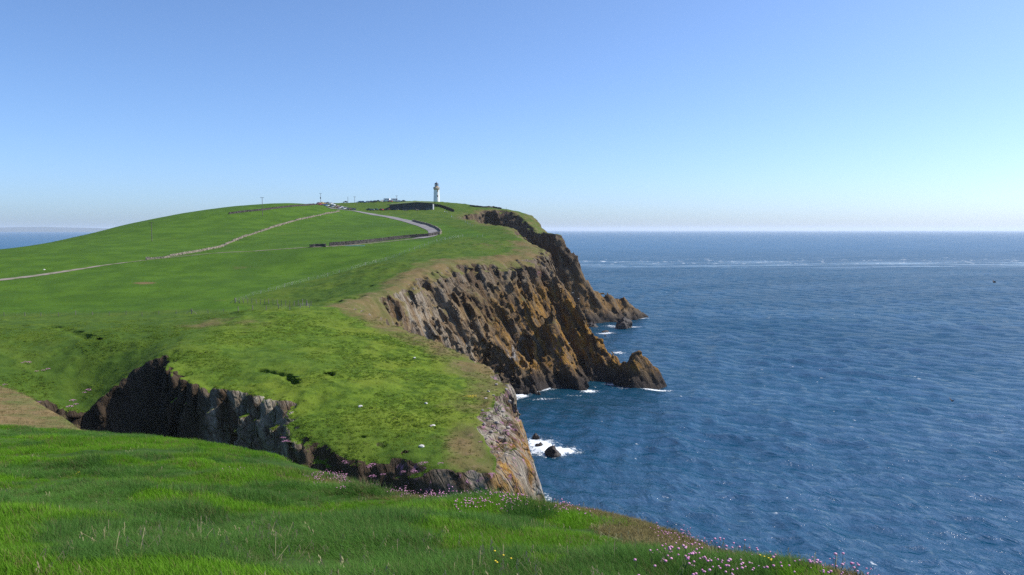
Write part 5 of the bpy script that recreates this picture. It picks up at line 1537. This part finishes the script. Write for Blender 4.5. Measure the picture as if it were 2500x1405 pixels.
# ------------------------------------------------------------------ birds
M_GULL = plain('gull_white', (0.82, 0.82, 0.82), 0.7); M_DBIRD = plain('dark_plumage', (0.035, 0.028, 0.026), 0.8); M_GWING = plain('gull_grey', (0.5, 0.52, 0.55), 0.7)
def bird(loc, span, rz, up, body_m, wing_m, label, roll=0.0):
    J = [((0,-0.24,0.0),0.012),((0,-0.12,0.0),0.045),((0,0.02,0.0),0.062),((0,0.13,0.015),0.045),((0,0.2,0.03),0.036),((0,0.26,0.025),0.010)]
    b = BM(); b.tube([j[0] for j in J], [j[1] for j in J], 8)
    o = obj('seabird', b.mesh('seabird', body_m), loc=loc, rot=(0, roll, rz)); o.scale = (span, span, span)
    tag(o, label, 'bird')
    for s in (-1, 1):
        b = BM(); V = []
        st = [(0.04, 0.10, -0.08, 0.02), (0.24, 0.15, -0.04, 0.02 + 0.24 * up), (0.42, 0.08, -0.03, 0.02 + 0.34 * up), (0.62, -0.03, -0.07, 0.02 + 0.44 * up)]
        for (x0, y0, y1, z0), (x1, y2, y3, z1) in zip(st[:-1], st[1:]):
            b.poly([(s * x0, y0, z0 + 0.012), (s * x1, y2, z1 + 0.008), (s * x1, y3, z1 + 0.004), (s * x0, y1, z0)])
            b.poly([(s * x0, y1, z0), (s * x1, y3, z1), (s * x1, y2, z1 - 0.006), (s * x0, y0, z0 - 0.012)])
        obj('wing', b.mesh('wing', wing_m), o)
    b = BM().poly([(-0.03, -0.2, 0.004), (0.03, -0.2, 0.004), (0.07, -0.33, 0), (-0.07, -0.33, 0)]); obj('tail', b.mesh('tail', wing_m), o)
    return o
bird(at(2428, 690, 66), 0.62, R(78), 0.55, M_DBIRD, M_DBIRD, 'dark seabird flying far out to the right, higher of two')
bird(at(2325, 980, 60), 0.58, R(100), 0.75, M_DBIRD, M_DBIRD, 'dark seabird flying over the water, lower of two')
for px, py, d, l in [(1397,716,300,'white gull gliding highest before the dark cliff face'),(1412,730,300,'white gull just right of the highest gull'),(1390,839,262,'white gull low over the dark spur'),(1404,843,285,'white gull on the shaded flank of the rock spur')]:
    bird(at(px, py, d), 1.3, random.uniform(0, 3), 0.2, M_GULL, M_GWING, l)

# ------------------------------------------------------------------ thrift (sea pinks)
b = MB('thrift_flower'); rn = b.n('ObjectInfo').outputs['Random']; fn = b.noise(b.pos(), 40, 2)
b.set(Base_Color=b.vary(b.mix(b.ss(fn, 0.35, 0.65), (0.60, 0.21, 0.40), (0.74, 0.40, 0.55)), rn, 0.12), Roughness=0.8); M_PINK = b.m
M_TLEAF = plain('thrift_leaf', (0.07, 0.10, 0.03), 0.85, var=0.3, scale=8)
ICO = bmesh.new(); bmesh.ops.create_icosphere(ICO, subdivisions=1, radius=1.0); IV = np.array([v.co for v in ICO.verts]); IF = np.array([[v.index for v in f.verts] for f in ICO.faces]); ICO.free()
def thrift_proto(seed, n, rad, head, hmin, hmax, cush):
    r = np.random.default_rng(seed); HV, HF, V, F, = [], [], [], []
    for i in range(n):
        a = r.random() * 6.283; q = rad * math.sqrt(r.random()); x, y = q * math.cos(a), q * math.sin(a); h = hmin + (hmax - hmin) * r.random() + cush * (1 - (q / rad) ** 2)
        lx, ly = x + r.normal(0, 0.1) * h, y + r.normal(0, 0.1) * h
        HV.append(IV * head * (0.75 + 0.5 * r.random()) * np.array([1, 1, 0.78]) + np.array([lx, ly, h])); HF.append(IF + 12 * i)
        k = len(V); w = head * 0.1
        V += [(x - w, y, 0), (x + w, y, 0), (lx + w, ly, h), (lx - w, ly, h)]; F.append((k, k + 1, k + 2, k + 3))
    for i in range(int(n * 2.2)):
        a = r.random() * 6.283; q = rad * math.sqrt(r.random()); x, y = q * math.cos(a), q * math.sin(a); z = cush * (1 - (q / rad) ** 2); s = max(0.03, hmin * 0.7); b_ = r.random() * 6.283; k = len(V); w = s * 0.12
        V += [(x - w * math.sin(b_), y + w * math.cos(b_), z * 0.6), (x + w * math.sin(b_), y - w * math.cos(b_), z * 0.6), (x + s * 0.6 * math.cos(b_), y + s * 0.6 * math.sin(b_), z + s)]; V.append(V[-1]); F.append((k, k + 1, k + 2, k + 3))
    Fq = np.array(F); tri = Fq[n:, :3]; quad = Fq[:n]
    leaf = np_mesh('thrift_plant', np.array(V), quad, [M_TLEAF], smooth=False, tri=tri)
    heads = np_mesh('flower_heads', np.concatenate(HV), None, [M_PINK], smooth=True, tri=np.concatenate(HF))
    return leaf, heads
TP = [thrift_proto(400 + i, 6 + 3 * i, 0.13 + 0.04 * i, 0.0076, 0.05, 0.10, 0.02) for i in range(4)]
TP2 = [thrift_proto(440 + i, 10 + 4 * i, 0.10 + 0.03 * i, 0.0085, 0.08, 0.15, 0.02) for i in range(4)]
TM_ = [thrift_proto(420 + i, 40, 0.32, 0.022, 0.04, 0.09, 0.09) for i in range(3)]
def fg_on(px, py):
    r = ray(px, py); best = None
    d = np.arange(2.5, 34, 0.02); P = np.array([0, 0, EYE])[None] + r[None] * (d / r[1])[:, None]
    ok = P[:, 2] < fg_h(P[:, 0], P[:, 1]) + 0.06
    return P[int(np.argmax(ok))] if ok.any() else None
def thrift(p, protos, sc, label, grp):
    leaf, heads = protos[random.randrange(len(protos))]
    o = obj('thrift_plant', leaf, loc=p, rot=(0, 0, random.random() * 6.28)); o.scale = (sc,) * 3
    h = obj('flower_heads', heads, o); h['kind'] = 'stuff'
    tag(o, label, 'flower', grp)
DR = [((760,1158),(1000,1196),34,9,'pink thrift growing in the long drift along the lip of the grass'),((985,1205),(1110,1218),14,5,'pink thrift on the lip in front of the dark gully wall'),((1110,1214),(1265,1226),11,4,'pink thrift on the dry turf in front of the near headland cliff'),
      ((1130,1240),(1260,1242),6,7,'pink thrift in the short dry turf left of the dark tussock'),((1335,1242),(1385,1246),9,4,'pink thrift right of the dark tussock at the lip'),((1405,1252),(1425,1254),5,2,'small clump of pink thrift alone on the lip above the sea'),
      ((1600,1305),(1700,1322),16,7,'pink thrift where the lip bends down towards the sea'),((1715,1328),(1835,1362),15,6,'pink thrift on the bare brown lip above the sea'),((1650,1365),(1745,1392),17,8,'pale pink thrift at the foot of the bright green grass'),((1755,1376),(1790,1396),10,8,'pale pink thrift on dry turf near the bottom edge'),((1945,1396),(1995,1402),8,4,'dark pink thrift on the brown lip near the corner'),((2050,1392),(2078,1400),8,4,'bright pink thrift clump at the very end of the lip'),
      ((540,1145),(570,1150),4,3,'few pink thrift heads in the grass left of the long drift')]
for di, ((x0, y0), (x1, y1), n, jit, l) in enumerate(DR):
    for i in range(n if di < 4 else max(2, int(n * 0.45))):
        t = random.random(); p = fg_on(x0 + (x1 - x0) * t, y0 + (y1 - y0) * t + random.gauss(0, jit * 1.25))
        if p is None: continue
        q = (p[0], p[1], float(fg_h(p[0], p[1])) - 0.005)
        thrift(q, TP2 if di < 4 else TP, 0.75 + 0.4 * random.random(), l, 'drift of ' + l)
CL = [(55,888),(62,884),(70,889),(105,905),(118,902),(90,908),(215,955),(206,958),(178,985),(186,992),(170,998),(95,990),(12,942),(690,1072),(697,1080),(840,1128),(846,1132),(900,1140),(908,1136),(1008,1147),(1030,1138),(1040,1136),(1012,1150),(910,1160),(935,1158),(985,1152),(1075,1140),(1180,1015),(1190,1030),(1205,1045),(1215,1020),(1185,1060),(1200,1080),(1225,1035),(1172,1085),(1195,1000),(1235,1060)]
def cush_label(px, py):
    if px < 20: return 'lone cushion of pink thrift at the far left margin above the tan bank', None
    if px < 130 and py < 920: l = 'pink thrift cushion on the upper left slope beside the dark scars'
    elif px < 100: return 'pink thrift cushion just above the tan bank at left', None
    elif px < 230: l = 'pink thrift cushion low on the slope left of the dark inlet'
    elif px < 700: l = 'pink thrift cushion at the right hand corner of the dark inlet'
    elif px < 920: l = 'pink thrift cushion on the dark ledge below the green slope, left part'
    elif px < 1100: l = 'pink thrift cushion on the dark ledge below the green slope, right part'
    else: l = 'pink thrift cushion among the grey stones at the seaward edge'
    return l, 'thrift cushions: ' + l
for px, py in CL:
    p = on_base(px, py)
    if p is None: continue
    thrift((p[0], p[1], ground(p[0], p[1]) + 0.02), TM_, 0.9 + 0.7 * random.random(), *cush_label(px, py))
# yellow flowers
M_YEL = plain('yellow_flower', (0.75, 0.55, 0.03), 0.7)
def yellow(p, n, spread, size, h, label):
    r = np.random.default_rng(int(abs(p[0] * 100))); HV, HF, V, F = [], [], [], []
    for i in range(n):
        x, y = r.normal(0, spread, 2); z = h * (0.8 + 0.4 * r.random()); HV.append(IV * size * np.array([1, 1, 0.5]) + np.array([x, y, z])); HF.append(IF + 12 * i)
        k = len(V); V += [(x - size * .1, y, -0.02), (x + size * .1, y, -0.02), (x + size * .1, y, z), (x - size * .1, y, z)]; F.append((k, k + 1, k + 2, k + 3))
    o = obj('yellow_flower', np_mesh('yellow_flower', np.array(V), np.array(F), [M_TLEAF], smooth=False), loc=p)
    h_ = obj('flower_heads', np_mesh('flower_heads', np.concatenate(HV), None, [M_YEL], tri=np.concatenate(HF)), o); h_['kind'] = 'stuff'
    tag(o, label, 'flower')
for px, py, n, l in [(1222,1384,5,'yellow flowers low in the green grass at the bottom edge'),(188,1160,4,'tiny yellow flowers in the grass at the left'),(1862,1385,5,'yellow flowers on the dry lip among the thrift')]:
    p = fg_on(px, py); yellow((p[0], p[1], float(fg_h(p[0], p[1])) + 0.03), n, 0.03, 0.0065, 0.075, l)
p = on_land(1150, 975); yellow((p[0], p[1], ground(p[0], p[1])), 40, 0.5, 0.07, 0.2, 'patch of yellow flowers near the edge of the near headland')
# dark tussock at the lip
p = fg_on(1296, 1262); tz = float(fg_h(p[0], p[1]))
tb = obj('grass_tussock', blade_tuft('grass_tussock', 900, 0.30, 0.16, 0.36, 0.0026, 0.55, M_BLADE_BLUE, 500, wind=(-0.1, 0.05)), loc=(p[0], p[1], tz - 0.02))
tag(tb, 'dark green grass tussock standing on the lip above the sea', 'grass tussock')
print('objects', round(time.time() - T0, 1))

# ------------------------------------------------------------------ sea haze
hb = BM().box((0, 14000, 79.0), (76000, 72000, 162.0)).mesh('haze')
hm = bpy.data.materials.new('sea_haze'); hm.use_nodes = True; ht = hm.node_tree
ht.nodes.remove(ht.nodes['Principled BSDF'])
pv = ht.nodes.new('ShaderNodeVolumePrincipled'); pv.inputs['Color'].default_value = (0.86, 0.93, 1.0, 1); pv.inputs['Density'].default_value = 0.000036; pv.inputs['Anisotropy'].default_value = 0.2
ht.links.new(pv.outputs[0], ht.nodes['Material Output'].inputs['Volume'])
hb.materials.append(hm)
tag(obj('haze', hb), kind='stuff')
